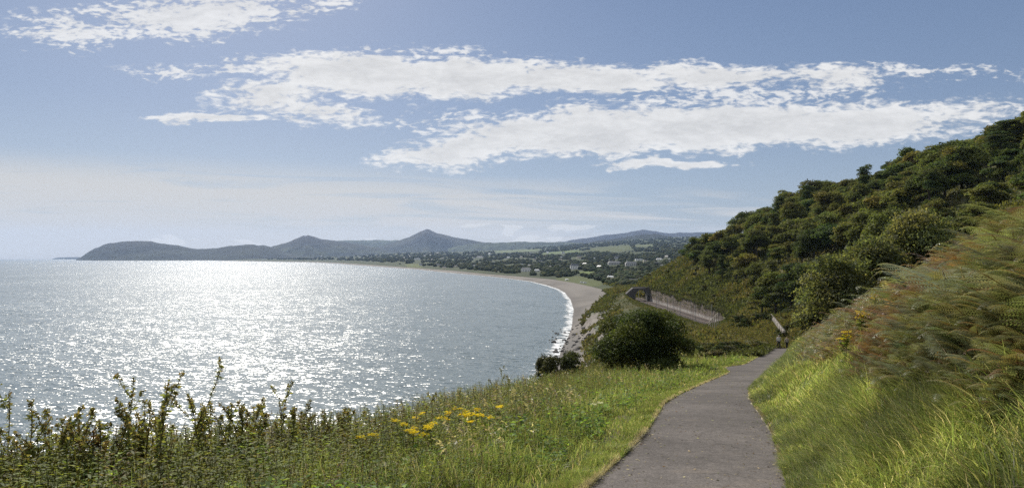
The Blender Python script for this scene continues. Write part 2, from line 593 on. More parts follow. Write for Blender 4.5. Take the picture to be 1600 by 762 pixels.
M['asphalt'] = mat_asphalt()
M['sea'] = mat_sea()
M['surf'] = mat_surf()
M['wall_stone'] = mat_masonry('wall_stone', (0.155, 0.122, 0.10), (0.115, 0.092, 0.078), (0.17, 0.145, 0.125), white_to=0.26)
M['bridge_stone'] = mat_masonry('bridge_stone', (0.09, 0.085, 0.08), (0.065, 0.06, 0.058), (0.12, 0.11, 0.10))
M['ballast'] = mat_flat('ballast', (0.12, 0.095, 0.08), 0.95, 0.1, 0.4, 1.5)
M['steel'] = mat_flat('rail_steel', (0.16, 0.13, 0.12), 0.45, 0.5)
M['sleeper'] = mat_flat('sleeper', (0.10, 0.085, 0.075), 0.9)
M['galv'] = mat_flat('galvanised_pole', (0.20, 0.20, 0.20), 0.6)
M['concrete'] = mat_flat('pale_concrete', (0.30, 0.27, 0.235), 0.9, 0.2, 0.25, 2.0)
M['timber'] = mat_flat('weathered_timber', (0.26, 0.23, 0.19), 0.9, 0.15, 0.25, 6.0)
M['white_render'] = mat_flat('white_render', (0.78, 0.77, 0.74), 0.85, 0.2, 0.08)
M['cream_render'] = mat_flat('cream_render', (0.66, 0.58, 0.44), 0.85, 0.2, 0.08)
M['grey_render'] = mat_flat('grey_render', (0.42, 0.42, 0.41), 0.85, 0.2, 0.12)
M['slate'] = mat_flat('slate_roof', (0.085, 0.09, 0.10), 0.6, 0.4, 0.2)
M['pale_roof'] = mat_flat('pale_roof', (0.55, 0.55, 0.54), 0.6, 0.4, 0.1)
M['glass'] = mat_flat('dark_glass', (0.03, 0.035, 0.04), 0.1, 0.6, 0.05)
M['boulder'] = mat_flat('boulder', (0.075, 0.068, 0.062), 0.85, 0.3, 0.4, 1.2)
M['shirt_pale'] = mat_flat('pale_jacket', (0.50, 0.48, 0.46), 0.85, 0.15, 0.1)
M['shirt_beige'] = mat_flat('beige_jacket', (0.36, 0.31, 0.27), 0.85, 0.15, 0.1)
M['trousers'] = mat_flat('dark_trousers', (0.022, 0.022, 0.026), 0.85, 0.15)
M['skin'] = mat_flat('skin', (0.48, 0.30, 0.22), 0.6, 0.3, 0.06)
M['hair_grey'] = mat_flat('grey_hair', (0.36, 0.34, 0.32), 0.7, 0.2)
M['hair_fair'] = mat_flat('fair_hair', (0.26, 0.20, 0.13), 0.7, 0.2)
M['shoe'] = mat_flat('shoe', (0.03, 0.026, 0.024), 0.6)
M['rubber'] = mat_flat('rubber', (0.02, 0.02, 0.02), 0.8)
M['van_white'] = mat_flat('white_paint', (0.80, 0.80, 0.79), 0.3, 0.5, 0.03)

# ------------------------------------------------------------------ the ground: cross sections by distance
PY = np.array([-14, 0, 7.26, 9.4, 11.3, 14.1, 16.5, 21.4, 23.9, 28.2, 38.6, 44, 55, 69, 92, 100, 112], float)
PL = np.array([-5.0, -1.5, .82, 1.53, 2.16, 2.95, 3.6, 5.16, 6.04, 7.69, 11.86, 14.4, 18.95, 24.8, 33.96, 38.2, 46.0])
PR = np.array([-3.0, .5, 2.82, 3.54, 4.16, 4.95, 5.6, 7.16, 8.04, 9.69, 13.86, 16.4, 20.95, 26.8, 35.96, 40.2, 49.0])
PD = np.array([0.2, 1.6, 2.38, 2.64, 2.84, 3.14, 3.43, 4.14, 4.5, 5.05, 6.37, 6.8, 7.95, 9.4, 11.9, 12.9, 14.6])


def tab(Y, ys, vs):
    return np.interp(Y, ys, vs)


def path_l(Y):
    Y = np.asarray(Y, float)
    return tab(Y, PY, PL) - 0.9 * np.exp(-((Y - 43.0) / 2.2) ** 2)


BY = [-14, 0, 7, 9, 12, 20, 34, 46, 60, 90, 112]
BX = [-8.5, -6.5, -5.1, -4.2, -2.6, -1.8, 1.3, 5.0, 9.0, 20.0, 30.0]
BD = [1.2, 2.0, 2.55, 2.9, 3.4, 4.5, 6.3, 7.7, 9.2, 13.2, 16.4]
# bank on the landward side of the path
KY = [-14, 0, 9, 14, 25, 40, 55, 75, 92, 112]
K9X = [-1.2, 2.3, 5.2, 7.0, 11.1, 17.0, 23.0, 30.4, 37.5, 51]
K9Z = [46.3, 45.1, 43.95, 43.45, 42.15, 40.2, 38.4, 36.1, 34.1, 31.8]
K10X = [1.0, 4.4, 7.0, 9.2, 13.8, 19.6, 25.2, 32.2, 39.2, 54]
K10Z = [47.9, 46.7, 45.35, 44.95, 43.65, 41.6, 39.5, 37.0, 34.9, 33]
HY = [-14, 25, 55, 75, 112]
H11 = [(9, 48.0), (20, 44.2), (32, 40.1), (39, 37.5), (60, 35)]
H12 = [(30, 50), (42, 46.5), (58, 43.5), (66, 43.5), (86, 46)]
H13 = [(70, 64), (84, 60), (98, 60), (108, 62), (130, 70)]
H14 = [(120, 90), (132, 85), (150, 88), (160, 88), (190, 98)]


def near_row(Y):
    pl, pr = float(path_l(Y)), float(tab(Y, PY, PR))
    pz = EYE - float(tab(Y, PY, PD))
    bx, bz = float(tab(Y, BY, BX)), EYE - float(tab(Y, BY, BD))
    bx = min(bx, pl - 1.2)
    i = lambda ys, vs: float(np.interp(Y, ys, vs))
    h = lambda H: (i(HY, [a for a, _ in H]), i(HY, [b for _, b in H]))
    h14 = h(H14)
    return [(bx - 420, -8.0), (bx - 46, -0.4), (bx - 40, 2.5), (bx - 10, bz - 9.5), (bx, bz), (pl - 0.45, pz - 0.03), (pl, pz), (pr, pz),
            (pr + 0.35, pz + 0.10), (i(KY, K9X), i(KY, K9Z)), (i(KY, K10X), i(KY, K10Z)), h(H11), h(H12), h(H13), h14, (h14[0] + 80, h14[1] + 8)]


ROWS = [(float(y), near_row(y)) for y in PY]
ROWS += [(float(y), near_row(y)) for y in (4, 20, 25, 34, 40, 41.5, 43, 46, 48.5, 60, 75, 83)]
ROWS.sort(key=lambda t: t[0])
ROWS += [
    (150.0, [(-420, -8), (-8, -.4), (-2, 3), (14, 17), (40, 28.5), (44, 29.6), (46, 30), (51, 30.5), (53, 30.8), (60, 32), (70, 34.5), (80, 37), (110, 52), (160, 80), (230, 108), (310, 116)]),
    (200.0, [(-420, -8), (2, -.4), (10, 3), (28, 14), (58, 21), (62, 21.8), (65, 22.5), (71, 24), (73, 25), (78, 28), (84, 31), (92, 34.5), (120, 51), (165, 77), (240, 106), (320, 114)]),
    (275.0, [(-420, -8), (15, -.4), (26, 3), (42, 11), (68, 17.2), (72, 18.0), (76, 18.6), (83, 20.5), (85, 22.4), (88, 25), (92, 28), (100, 33), (126, 51), (170, 75), (242, 102), (320, 110)]),
    (281.0, [(-420, -8), (16, -.4), (27, 3), (43, 10), (69, 16.8), (75.5, 17.9), (76.2, 18), (86.0, 18), (86.45, 23.4), (89, 25), (93, 28.5), (101, 34), (127, 51), (170, 75), (242, 102), (320, 110)]),
    (340.0, [(-420, -8), (22, -.4), (33, 3), (43, 10), (68, 17.6), (75.5, 17.9), (76.2, 18), (86.0, 18), (86.45, 24.3), (90, 26.5), (95, 30), (104, 35.5), (128, 50), (170, 72), (240, 98), (320, 106)]),
    (400.0, [(-420, -8), (31, -.4), (38.5, 3.2), (45.5, 11.0), (66, 20.0), (75.5, 18.0), (76.2, 18), (86.0, 18), (86.45, 25.2), (90, 27), (96, 30.5), (105, 35.5), (127, 48), (168, 69), (238, 94), (320, 102)]),
    (440.0, [(-420, -8), (36, -.4), (43, 3.5), (50, 12.5), (70, 22.5), (75.5, 18.2), (76.2, 18), (86.0, 18), (86.45, 25.7), (90, 27), (95, 30), (104, 35), (125, 46), (165, 65), (235, 88), (320, 95)]),
    (462.0, [(-420, -8), (38, -.4), (49, 3.6), (60, 13), (73, 23), (76.2, 18.3), (77, 18), (86.6, 18), (87.5, 22.5), (91, 26), (96, 29.5), (105, 35), (126, 46), (166, 64), (235, 84), (320, 90)]),
    (520.0, [(-420, -8), (43, -.4), (58, 3.7), (66, 11), (76, 18.5), (80, 17.6), (81, 17.5), (90, 17.5), (91.5, 20), (96, 25), (102, 30), (112, 36), (130, 46.5), (168, 60), (232, 74), (330, 78)]),
    (600.0, [(-420, -8), (50, -.4), (74, 3.8), (81, 9), (88, 14.5), (92, 15), (93, 15), (101, 15.2), (103, 17), (108, 20), (114, 24), (124, 29), (142, 38), (178, 48), (235, 58), (340, 62)]),
    (750.0, [(-420, -8), (57, -.4), (106, 4), (110, 6), (115, 8.5), (120, 9.5), (123, 10), (128, 10.5), (132, 11), (140, 13), (150, 16), (164, 20), (185, 26), (215, 33), (265, 42), (390, 48)]),
]
# the coastal plain, by distance and bearing (photo column)
FPX = [130, 300, 500, 650, 750, 850, 950, 1080, 1400]
FY = [900, 1300, 1700, 2200, 2800, 4000, 6500, 9500]
FZ = np.array([
    [1, 1, 1, 1, 1, 1, 1, 2], [1, 1, 1, 1, 1, 1, 2, 8], [1, 1, 1, 1, 2, 5, 8, 40], [2, 2, 2, 3, 5, 14, 52, 118], [3, 3, 4, 8, 13, 25, 62, 128],
    [4, 4, 8, 14, 24, 44, 95, 175], [5, 9, 16, 26, 39, 68, 155, 270], [15, 23, 34, 45, 58, 95, 195, 330], [40, 50, 60, 75, 90, 130, 240, 380]], float)


def zfar(px, Y):
    cols = np.array([np.interp(Y, FY, r) for r in FZ])
    return float(np.interp(px, FPX, cols))


SHY = [853, 1031, 1302, 1650, 2152, 2605, 3800, 6187, 9500]
SHX = [62, 61, 36, -45, -215, -343, -800, -1687, -4000]
BTY = [752, 902, 1100, 1326, 1555, 1734, 2255, 2653, 3900, 6300, 9500]
BTX = [106, 115, 105, 72, 0, -63, -205, -345, -790, -1660, -3950]
for Y in (900.0, 1000.0, 1150.0, 1326.0, 1555.0, 1734.0, 2152.0, 2605.0, 3200.0, 4000.0, 5200.0, 6500.0, 8000.0, 9500.0):
    sx, bx = float(np.interp(Y, SHY, SHX)), float(np.interp(Y, BTY, BTX))
    if Y < 853:
        sx = 60.0
    bx = max(bx, sx + 8)
    p0 = 800 + F * bx / Y
    row = [(sx - 500 - Y * 0.3, -8.0), (sx, -0.4), (bx, 4.0)]
    pxs = [p0 + (1400 - p0) * t for t in np.linspace(0.03, 1.0, 13)]
    for px in pxs:
        row.append(((px - 800) / F * Y, max(4.0, zfar(px, Y)) + 0.3))
    ROWS.append((Y, row))
RY = np.array([r[0] for r in ROWS])
RX = np.array([[p[0] for p in r[1]] for r in ROWS])
RZ = np.array([[p[1] for p in r[1]] for r in ROWS])
NK = RX.shape[1]


def keys_at(Y):
    """key X and key Z at distance(s) Y -> (n,16) each"""
    Y = np.atleast_1d(np.asarray(Y, float))
    j = np.clip(np.searchsorted(RY, Y, side='right') - 1, 0, len(RY) - 2)
    t = np.clip((Y - RY[j]) / (RY[j + 1] - RY[j]), 0, 1)[:, None]
    return RX[j] * (1 - t) + RX[j + 1] * t, RZ[j] * (1 - t) + RZ[j + 1] * t


def rough_z(X, Y, s):
    """unevenness of the ground; s = key coordinate 0..15"""
    amp = np.clip(0.05 + Y * 0.0022, 0.05, 1.3)
    w = np.clip(np.abs(s - 6.5) - 0.8, 0, 1)                       # level on the path and the railway bed
    w = w * np.clip((s - 2.0) * 2.0, 0.03, 1)                       # beach nearly smooth
    L = np.clip(1.0 + Y * 0.03, 1.2, 60.0)
    Lq = 2.0 ** np.floor(np.log2(L))
    n = fbm(X / (Lq * 1.6), Y / (Lq * 1.6), 3, 4) - 0.5
    n2 = fbm(X / (Lq * 3.2), Y / (Lq * 3.2), 3, 4) - 0.5
    f = np.log2(L) - np.floor(np.log2(L))
    return 2.0 * amp * w * (n * (1 - f) + n2 * f)


def ground_at(X, Y):
    """vectorised height of the ground and key coordinate"""
    X, Y = np.atleast_1d(np.asarray(X, float)), np.atleast_1d(np.asarray(Y, float))
    kx, kz = keys_at(Y)
    k = np.clip((kx <= X[:, None]).sum(1) - 1, 0, NK - 2)
    ar = np.arange(len(X))
    x0, x1 = kx[ar, k], kx[ar, k + 1]
    t = np.clip((X - x0) / np.maximum(x1 - x0, 1e-6), 0, 1)
    z = kz[ar, k] * (1 - t) + kz[ar, k + 1] * t
    s = k + t
    return z + rough_z(X, Y, s), s


def G(X, Y):
    return float(ground_at([X], [Y])[0][0])


def hit(px, py, y0=3.0, y1=9000.0):
    """where the sight line of photo pixel (px, py) meets the ground"""
    Y = np.exp(np.linspace(math.log(y0), math.log(y1), 1500))
    X = (px - 800) / F * Y
    z = EYE - (py - 402) / F * Y
    g, _ = ground_at(X, Y)
    below = np.where(np.maximum(g, 0) >= z)[0]
    if len(below) == 0:
        return None
    i = below[0]
    return float(X[i]), float(Y[i]), float(g[i])


def pix(X, Y, Z):
    return 800 + F * X / Y, 402 + F * (EYE - Z) / Y


def in_poly(px, py, poly):
    px, py = np.asarray(px), np.asarray(py)
    inside = np.zeros(px.shape, bool)
    n = len(poly)
    for i in range(n):
        x0, y0 = poly[i]
        x1, y1 = poly[(i + 1) % n]
        c = ((y0 > py) != (y1 > py)) & (px < (x1 - x0) * (py - y0) / (y1 - y0 + 1e-12) + x0)
        inside ^= c
    return inside


FIELDS = [  # outlines of the open green fields on the plain
    ([(868, 434), (905, 431), (942, 440), (938, 447), (905, 446), (870, 437)], (0.07, 0.083, 0.030)),
    ([(905, 424), (932, 424), (932, 428), (905, 428)], (0.101, 0.133, 0.039)),
    ([(918, 391), (930, 386), (985, 383), (988, 391), (955, 394)], (0.07, 0.083, 0.030)),
    ([(990, 383), (1022, 381), (1020, 385), (992, 386)], (0.086, 0.101, 0.043)),
    ([(845, 395), (905, 390), (905, 394), (850, 398)], (0.094, 0.125, 0.047)),
    ([(632, 412), (660, 412), (660, 418), (636, 417)], (0.086, 0.101, 0.035)),
    ([(770, 392), (840, 389), (845, 392), (775, 395)], (0.101, 0.125, 0.055)),
]


def build_ground():
    ys = np.unique(np.concatenate([np.linspace(-12, 4, 30), np.exp(np.linspace(math.log(4), math.log(115), 330)),
                                   np.exp(np.linspace(math.log(115), math.log(900), 230)), np.exp(np.linspace(math.log(900), math.log(9400), 190)),
                                   [274.9, 275.0, 281.0, 281.1]]))
    sub = [4, 3, 10, 16, 12, 16, 2, 6, 3, 16, 14, 8, 16, 12, 12]
    s = np.concatenate([k + np.arange(n) / n for k, n in enumerate(sub)] + [[NK - 1.0]])
    kx, kz = keys_at(ys)
    k = np.minimum(s.astype(int), NK - 2)
    t = s - k
    X = kx[:, k] * (1 - t) + kx[:, k + 1] * t
    Z = kz[:, k] * (1 - t) + kz[:, k + 1] * t
    Yg = np.broadcast_to(ys[:, None], X.shape)
    S = np.broadcast_to(s[None, :], X.shape)
    # the edges of the tarmac are not quite straight
    jl = 0.11 * (fbm(Yg * 0.9, Yg * 0, 301, 4) - 0.5) * (Yg < 111)
    jr = 0.11 * (fbm(Yg * 0.9, Yg * 0 + 9, 302, 4) - 0.5) * (Yg < 111)
    X = X + jl * np.clip(1 - np.abs(S - 6.0), 0, 1) + jr * np.clip(1 - np.abs(S - 7.0), 0, 1)
    Z = Z + rough_z(X, Yg, S)
    # the cliff face is broken rock
    cl = np.exp(-((S - 2.7) / 0.55) ** 2) * ((Yg > 120) & (Yg < 620))
    Z = Z + cl * (fbm(X / 4.5, Yg / 4.5, 91, 4) - 0.5) * 5.0 + cl * (fbm(X / 1.6, Yg / 1.6, 97, 3) - 0.5) * 1.6
    nr, nc = X.shape
    V = np.stack([X, Yg, Z], -1).reshape(-1, 3)
    idx = np.arange(nr * nc).reshape(nr, nc)
    Q = np.stack([idx[:-1, :-1], idx[:-1, 1:], idx[1:, 1:], idx[1:, :-1]], -1)
    # colours of earth and low cover
    n1 = fbm(X / 7.0, Yg / 7.0, 11, 4)
    n2 = fbm(X / 60.0, Yg / 60.0, 12, 4)
    C = np.empty(X.shape + (3,))
    base = np.array([0.050, 0.058, 0.024])
    dry = np.array([0.105, 0.088, 0.046])
    mixv = np.clip((n1 - 0.35) * 2.2, 0, 1)[..., None]
    C[:] = base * (1 - mixv) + dry * mixv
    # straw litter along the path
    pl = path_l(Yg)
    pr = tab(Yg, PY, PR)
    dl = np.where(X < pl, pl - X, np.where(X > pr, X - pr, 0))
    strw = np.exp(-(dl / 0.13) ** 2) * (Yg < 112) * np.clip((fbm(X / 0.6, Yg / 0.8, 303, 3) - 0.32) * 4, 0, 1)
    C = C * (1 - strw[..., None]) + np.array([0.26, 0.23, 0.165]) * strw[..., None]
    # bracken litter on the bank
    bk = np.clip((S - 9.0) / 0.6, 0, 1) * (S < 12) * (Yg < 115)
    C = C * (1 - 0.7 * bk[..., None]) + np.array([0.085, 0.055, 0.028]) * 0.7 * bk[..., None]
    far = np.clip((Yg - 600) / 400, 0, 1)[..., None]
    fv = np.clip((n2 - 0.3) * 2.4, 0, 1)[..., None]
    C = C * (1 - far) + far * (np.array([0.030, 0.040, 0.020]) * (1 - fv) + np.array([0.055, 0.068, 0.028]) * fv)
    ppx, ppy = 800 + F * X / np.maximum(Yg, 1), 402 + F * (EYE - Z) / np.maximum(Yg, 1)
    for poly, c in FIELDS:
        f = in_poly(ppx, ppy, poly) & (Yg > 600) & (S > 2)
        C[f] = np.array(c) * (0.85 + 0.3 * n1[f][:, None])
    # beach: wet edge, weed lines, pale shingle on top
    b = np.clip(S - 1.0, 0, 1)
    wob = (fbm(X / 25.0, Yg / 60.0, 21, 3) - 0.5) * 0.35
    bb = b + wob
    rub = (np.clip((430 - Yg) / 60, 0, 1) * np.clip(fbm(X / 8.0, Yg / 12.0, 23, 3) * 1.6 - 0.1, 0, 1))[..., None]
    sand = np.array([0.128, 0.113, 0.098]) * (1 - rub) + np.array([0.085, 0.079, 0.073]) * rub
    wet = np.array([0.075, 0.065, 0.058])
    line = np.exp(-((bb - 0.42) / 0.07) ** 2) + 0.6 * np.exp(-((bb - 0.70) / 0.05) ** 2)
    bc = sand + (wet - sand) * np.clip(1.15 - b * 5.0, 0, 1)[..., None]
    bc = bc * (1 - 0.55 * np.clip(line, 0, 1)[..., None])
    onb = (S <= 2.0)
    C[onb] = bc[onb]
    # rock face of the headland
    rn = fbm(X / 6.0, Yg / 6.0, 31, 5)
    rockc = np.array([0.125, 0.108, 0.090]) * (0.35 + 1.3 * rn[..., None])
    C2 = C.reshape(-1, 3)
    sm = S[:-1, :-1] + 1e-6
    ym = Yg[:-1, :-1]
    beach = (sm < 2.0)
    pathf = (sm >= 6.0) & (sm < 7.0) & (ym < 111)
    rail = (sm >= 6.0) & (sm < 7.0) & (ym > 281) & (ym < 470)
    cliff = (sm >= 2.0) & (sm < np.where((ym > 290) & (ym < 440), 3.6, 2.95)) & (ym > 110) & (ym < 620)
    rest = ~(beach | pathf | rail | cliff)
    Cr = np.clip(rockc.reshape(-1, 3), 0.01, 0.6)
    # green patches hang on the rock
    gp = (fbm(X / 9.0, Yg / 9.0, 33, 4) - 0.04 * (2.95 - S) > 0.50).reshape(-1)
    gp2 = gp & (S.reshape(-1) > 2.75)
    Cr[gp2] = np.array([0.05, 0.06, 0.025])

    def cut(name, mask, mat, col, kind='structure', smooth=True):
        q = Q[mask]
        used, inv = np.unique(q.ravel(), return_inverse=True)
        o = mesh_np(name, V[used], inv.reshape(q.shape), mat, None if col is None else col[used], None, smooth)
        o['kind'] = kind
        return o
    cut('ground', rest, M['ground'], C2)
    cut('beach', beach, M['beach'], C2)
    cut('path', pathf, M['asphalt'], None)
    cut('railway_bed', rail, M['ballast'], None)
    cut('cliff', cliff, M['rock'], Cr, smooth=False)


build_ground()


def build_sea():
    th = np.linspace(R(-80), R(80), 61)
    rr = np.concatenate([[20, 100, 250, 500, 1000, 2000, 4000, 8000, 14000, 20500]])
    X = rr[:, None] * np.sin(th)[None]
    Y = rr[:, None] * np.cos(th)[None]
    V = np.stack([X, Y, np.zeros_like(X)], -1).reshape(-1, 3)
    idx = np.arange(len(rr) * len(th)).reshape(len(rr), len(th))
    Q = np.stack([idx[:-1, :-1], idx[:-1, 1:], idx[1:, 1:], idx[1:, :-1]], -1).reshape(-1, 4)
    o = mesh_np('sea', V, Q, M['sea'])
    o['kind'] = 'structure'
    # breaking water along the beach
    ys = np.exp(np.linspace(math.log(150), math.log(3800), 420))
    kx, kz = keys_at(ys)
    sx = kx[:, 1] + 0.12 * (kx[:, 2] - kx[:, 1])
    w = 13 + ys * 0.006 + 8 * (fbm(ys / 30.0, ys * 0, 5, 3) - 0.5) + 12 * np.exp(-((ys - 285) / 55.0) ** 2)
    a = np.linspace(0, 1, 9)
    tx = np.gradient(sx, ys)
    nl = np.sqrt(1 + tx ** 2)
    nx, ny = -1 / nl, tx / nl
    off = (1 - a)[None] * w[:, None] - 1.0
    X = sx[:, None] + nx[:, None] * off + (fbm(ys / 9.0, ys * 0 + 4, 6, 2) - 0.5)[:, None] * 4
    Y = ys[:, None] + ny[:, None] * off
    prof = 0.06 + 0.55 * np.exp(-((a - 0.45) / 0.16) ** 2)
    Z = prof[None] * (0.5 + fbm(X / 14.0, Y / 14.0, 8, 3)) + 0.02
    V = np.stack([X, Y, Z], -1).reshape(-1, 3)
    idx = np.arange(X.size).reshape(X.shape)
    Q = np.stack([idx[:-1, :-1], idx[:-1, 1:], idx[1:, 1:], idx[1:, :-1]], -1).reshape(-1, 4)
    o = mesh_np('surf', V, Q, M['surf'], smooth=True, attrs={'across': np.broadcast_to(a[None], X.shape).ravel()})
    o['kind'] = 'structure'


build_sea()


def hill(name, D, prof, depth, pal, seed):
    """a ridge at distance D whose crest follows prof (photo pixels); falls away on both sides"""
    prof = np.array(prof, float)
    px = np.linspace(prof[0, 0], prof[-1, 0], 260)
    py = np.interp(px, prof[:, 0], prof[:, 1])
    py = py + (fbm(px / 9.0, px * 0 + seed, seed, 4) - 0.5) * 2.2 * np.clip((405 - py) / 14, 0, 1)
    X = (px - 800) / F * D
    H = EYE + (402 - py) / F * D
    H = np.maximum(H, 2)
    t = np.linspace(-1, 1, 61)
    f = np.clip(1 - np.abs(t) ** 1.35, 0, 1) ** 1.15
    W = depth * (0.55 + 0.45 * (H - H.min()) / (H.max() - H.min() + 1))
    bow = (fbm(px / 40.0, px * 0, seed, 3) - 0.5) * depth * 0.5
    Yg = D + bow[:, None] * (1 - np.abs(t))[None] * 0 + t[None] * W[:, None]
    Xg = X[:, None] * Yg / D
    rel = fbm(Xg / (depth * 0.35), Yg / (depth * 0.35), seed + 1, 5) - 0.5
    Zg = H[:, None] * f[None] + rel * H[:, None] * 0.55 * (1 - f[None]) * f[None] * 2 - 6 * (1 - f[None])
    V = np.stack([Xg, Yg, Zg], -1).reshape(-1, 3)
    pal = [tuple(0.40 * q for q in c) for c in pal]
    idx = np.arange(Yg.size).reshape(Yg.shape)
    Q = np.stack([idx[:-1, :-1], idx[1:, :-1], idx[1:, 1:], idx[:-1, 1:]], -1).reshape(-1, 4)
    lo, mid, hi = (np.array(c) for c in pal)
    n = fbm(Xg / 420.0, Yg / 420.0, seed + 5, 4)
    patch = np.clip((n - 0.42) * 6, 0, 1)[..., None]
    hh = np.clip(Zg / H.max(), 0, 1)[..., None]
    C = (lo * (1 - patch) + mid * patch) * (1 - np.clip(hh * 1.6 - 0.5, 0, 1)) + hi * np.clip(hh * 1.6 - 0.5, 0, 1)
    o = mesh_np(name, V, Q, M['hills'], C.reshape(-1, 3), smooth=True)
    o['kind'] = 'structure'


heath = ((0.035, 0.045, 0.024), (0.085, 0.095, 0.045), (0.060, 0.050, 0.042))
wood = ((0.028, 0.038, 0.020), (0.05, 0.06, 0.03), (0.035, 0.042, 0.026))
green = ((0.060, 0.080, 0.035), (0.12, 0.15, 0.06), (0.10, 0.12, 0.055))
hill('headland', 11500, [(119, 405), (124, 403), (135, 396), (150, 387), (170, 380), (195, 377), (215, 376), (235, 377), (250, 380), (270, 382), (285, 385), (310, 389), (340, 388), (360, 384), (385, 382), (410, 383), (425, 386), (440, 392), (470, 400), (520, 405)], 1500, ((0.030, 0.038, 0.020), (0.05, 0.058, 0.03), (0.045, 0.044, 0.030)), 41)
hill('island', 19300, [(82, 404), (90, 402.2), (105, 401.6), (122, 401.6), (140, 403)], 500, wood, 42)
hill('hill', 12700, [(380, 398), (420, 386), (445, 380), (465, 372), (474, 367.6), (482, 367.8), (490, 369.5), (500, 373), (520, 375.5), (545, 379), (570, 383), (600, 389), (660, 398)], 1500, heath, 43)
hill('hill', 16500, [(480, 382), (510, 377), (540, 375.6), (580, 375), (620, 375), (660, 377), (700, 382)], 1600, green, 44)
hill('mountain', 14600, [(540, 394), (590, 386), (620, 377), (640, 369.5), (655, 363), (667, 358.2), (672, 358.6), (680, 362.6), (695, 367), (715, 371), (740, 376), (760, 378.5), (790, 381), (850, 386), (920, 393)], 2100, heath, 45)
hill('hill', 13200, [(700, 388), (730, 382), (760, 379), (790, 379), (820, 377.3), (850, 378), (880, 378), (920, 380), (980, 386), (1060, 392)], 1500, green, 46)
hill('mountain', 17000, [(820, 384), (860, 379), (885, 376.5), (915, 372), (945, 367), (975, 364), (990, 360.5), (1005, 358.8), (1020, 360.5), (1045, 364), (1075, 363), (1100, 362), (1150, 365), (1250, 372), (1400, 380)], 2200, ((0.04, 0.045, 0.03), (0.06, 0.062, 0.04), (0.05, 0.042, 0.04)), 47)
hill('hill', 10400, [(880, 388), (905, 382), (935, 376), (960, 373), (990, 368), (1010, 366), (1022, 364.6), (1035, 367), (1060, 370), (1100, 371), (1200, 376), (1350, 380)], 1500, wood, 48)

# ------------------------------------------------------------------ haze over the bay
HAZE = 2.2e-5


def build_haze():
    m = bpy.data.materials.new('haze_air')
    m.use_nodes = True
    m.node_tree.nodes.clear()
    g = NT(m.node_tree)
    out = g.n('ShaderNodeOutputMaterial')
    v = g.n('ShaderNodeVolumePrincipled')
    v.inputs['Color'].default_value = (0.46, 0.64, 0.98, 1)
    v.inputs['Density'].default_value = HAZE
    v.inputs['Anisotropy'].default_value = 0.25
    g.t.links.new(v.outputs[0], out.inputs['Volume'])
    x0, x1, y0, y1, z0, z1 = -21000, 21000, -500, 21500, -10, 860
    V = [(x, y, z) for z in (z0, z1) for y in (y0, y1) for x in (x0, x1)]
    Q = [(0, 2, 3, 1), (4, 5, 7, 6), (0, 1, 5, 4), (2, 6, 7, 3), (0, 4, 6, 2), (1, 3, 7, 5)]
    o = mesh_np('haze', V, Q, m)
    o['kind'] = 'stuff'


build_haze()

# ------------------------------------------------------------------ trees and shrubs


def smooth_curve(p, n):
    p = np.asarray(p, float)
    t = np.linspace(0, len(p) - 1, n)
    return np.stack([np.interp(t, np.arange(len(p)), p[:, k]) for k in range(3)], 1)


def trunk_acc(r, H, spread, rad, nl=6, lean=0.05, fork=0.35, col=(0.075, 0.060, 0.048)):
    a = Acc()
    dx, dy = r.normal(size=2) * lean * H
    top = np.array([dx, dy, H * 0.82])
    pts = smooth_curve([(0, 0, -0.8), (dx * 0.15, dy * 0.1, H * 0.25), (dx * 0.6, dy * 0.5, H * 0.55), top], 9)
    a.tube(pts, np.linspace(rad * 1.15, rad * 0.15, 9), col, 7)
    for k in range(nl):
        t = fork + (0.92 - fork) * (k + r.random()) / nl
        b = np.array([np.interp(t * 8, range(9), pts[:, j]) for j in range(3)])
        an = r.random() * 6.283
        L = spread * (1.0 - 0.45 * t) * r.uniform(0.7, 1.05)
        e = b + np.array([math.cos(an) * L, math.sin(an) * L, L * r.uniform(0.15, 0.65)])
        m = (b + e) / 2 + np.array([0, 0, -0.05 * L])
        a.tube(smooth_curve([b, m, e], 6), np.linspace(rad * 0.42 * (1 - 0.5 * t), rad * 0.06, 6), col, 5)
    return a


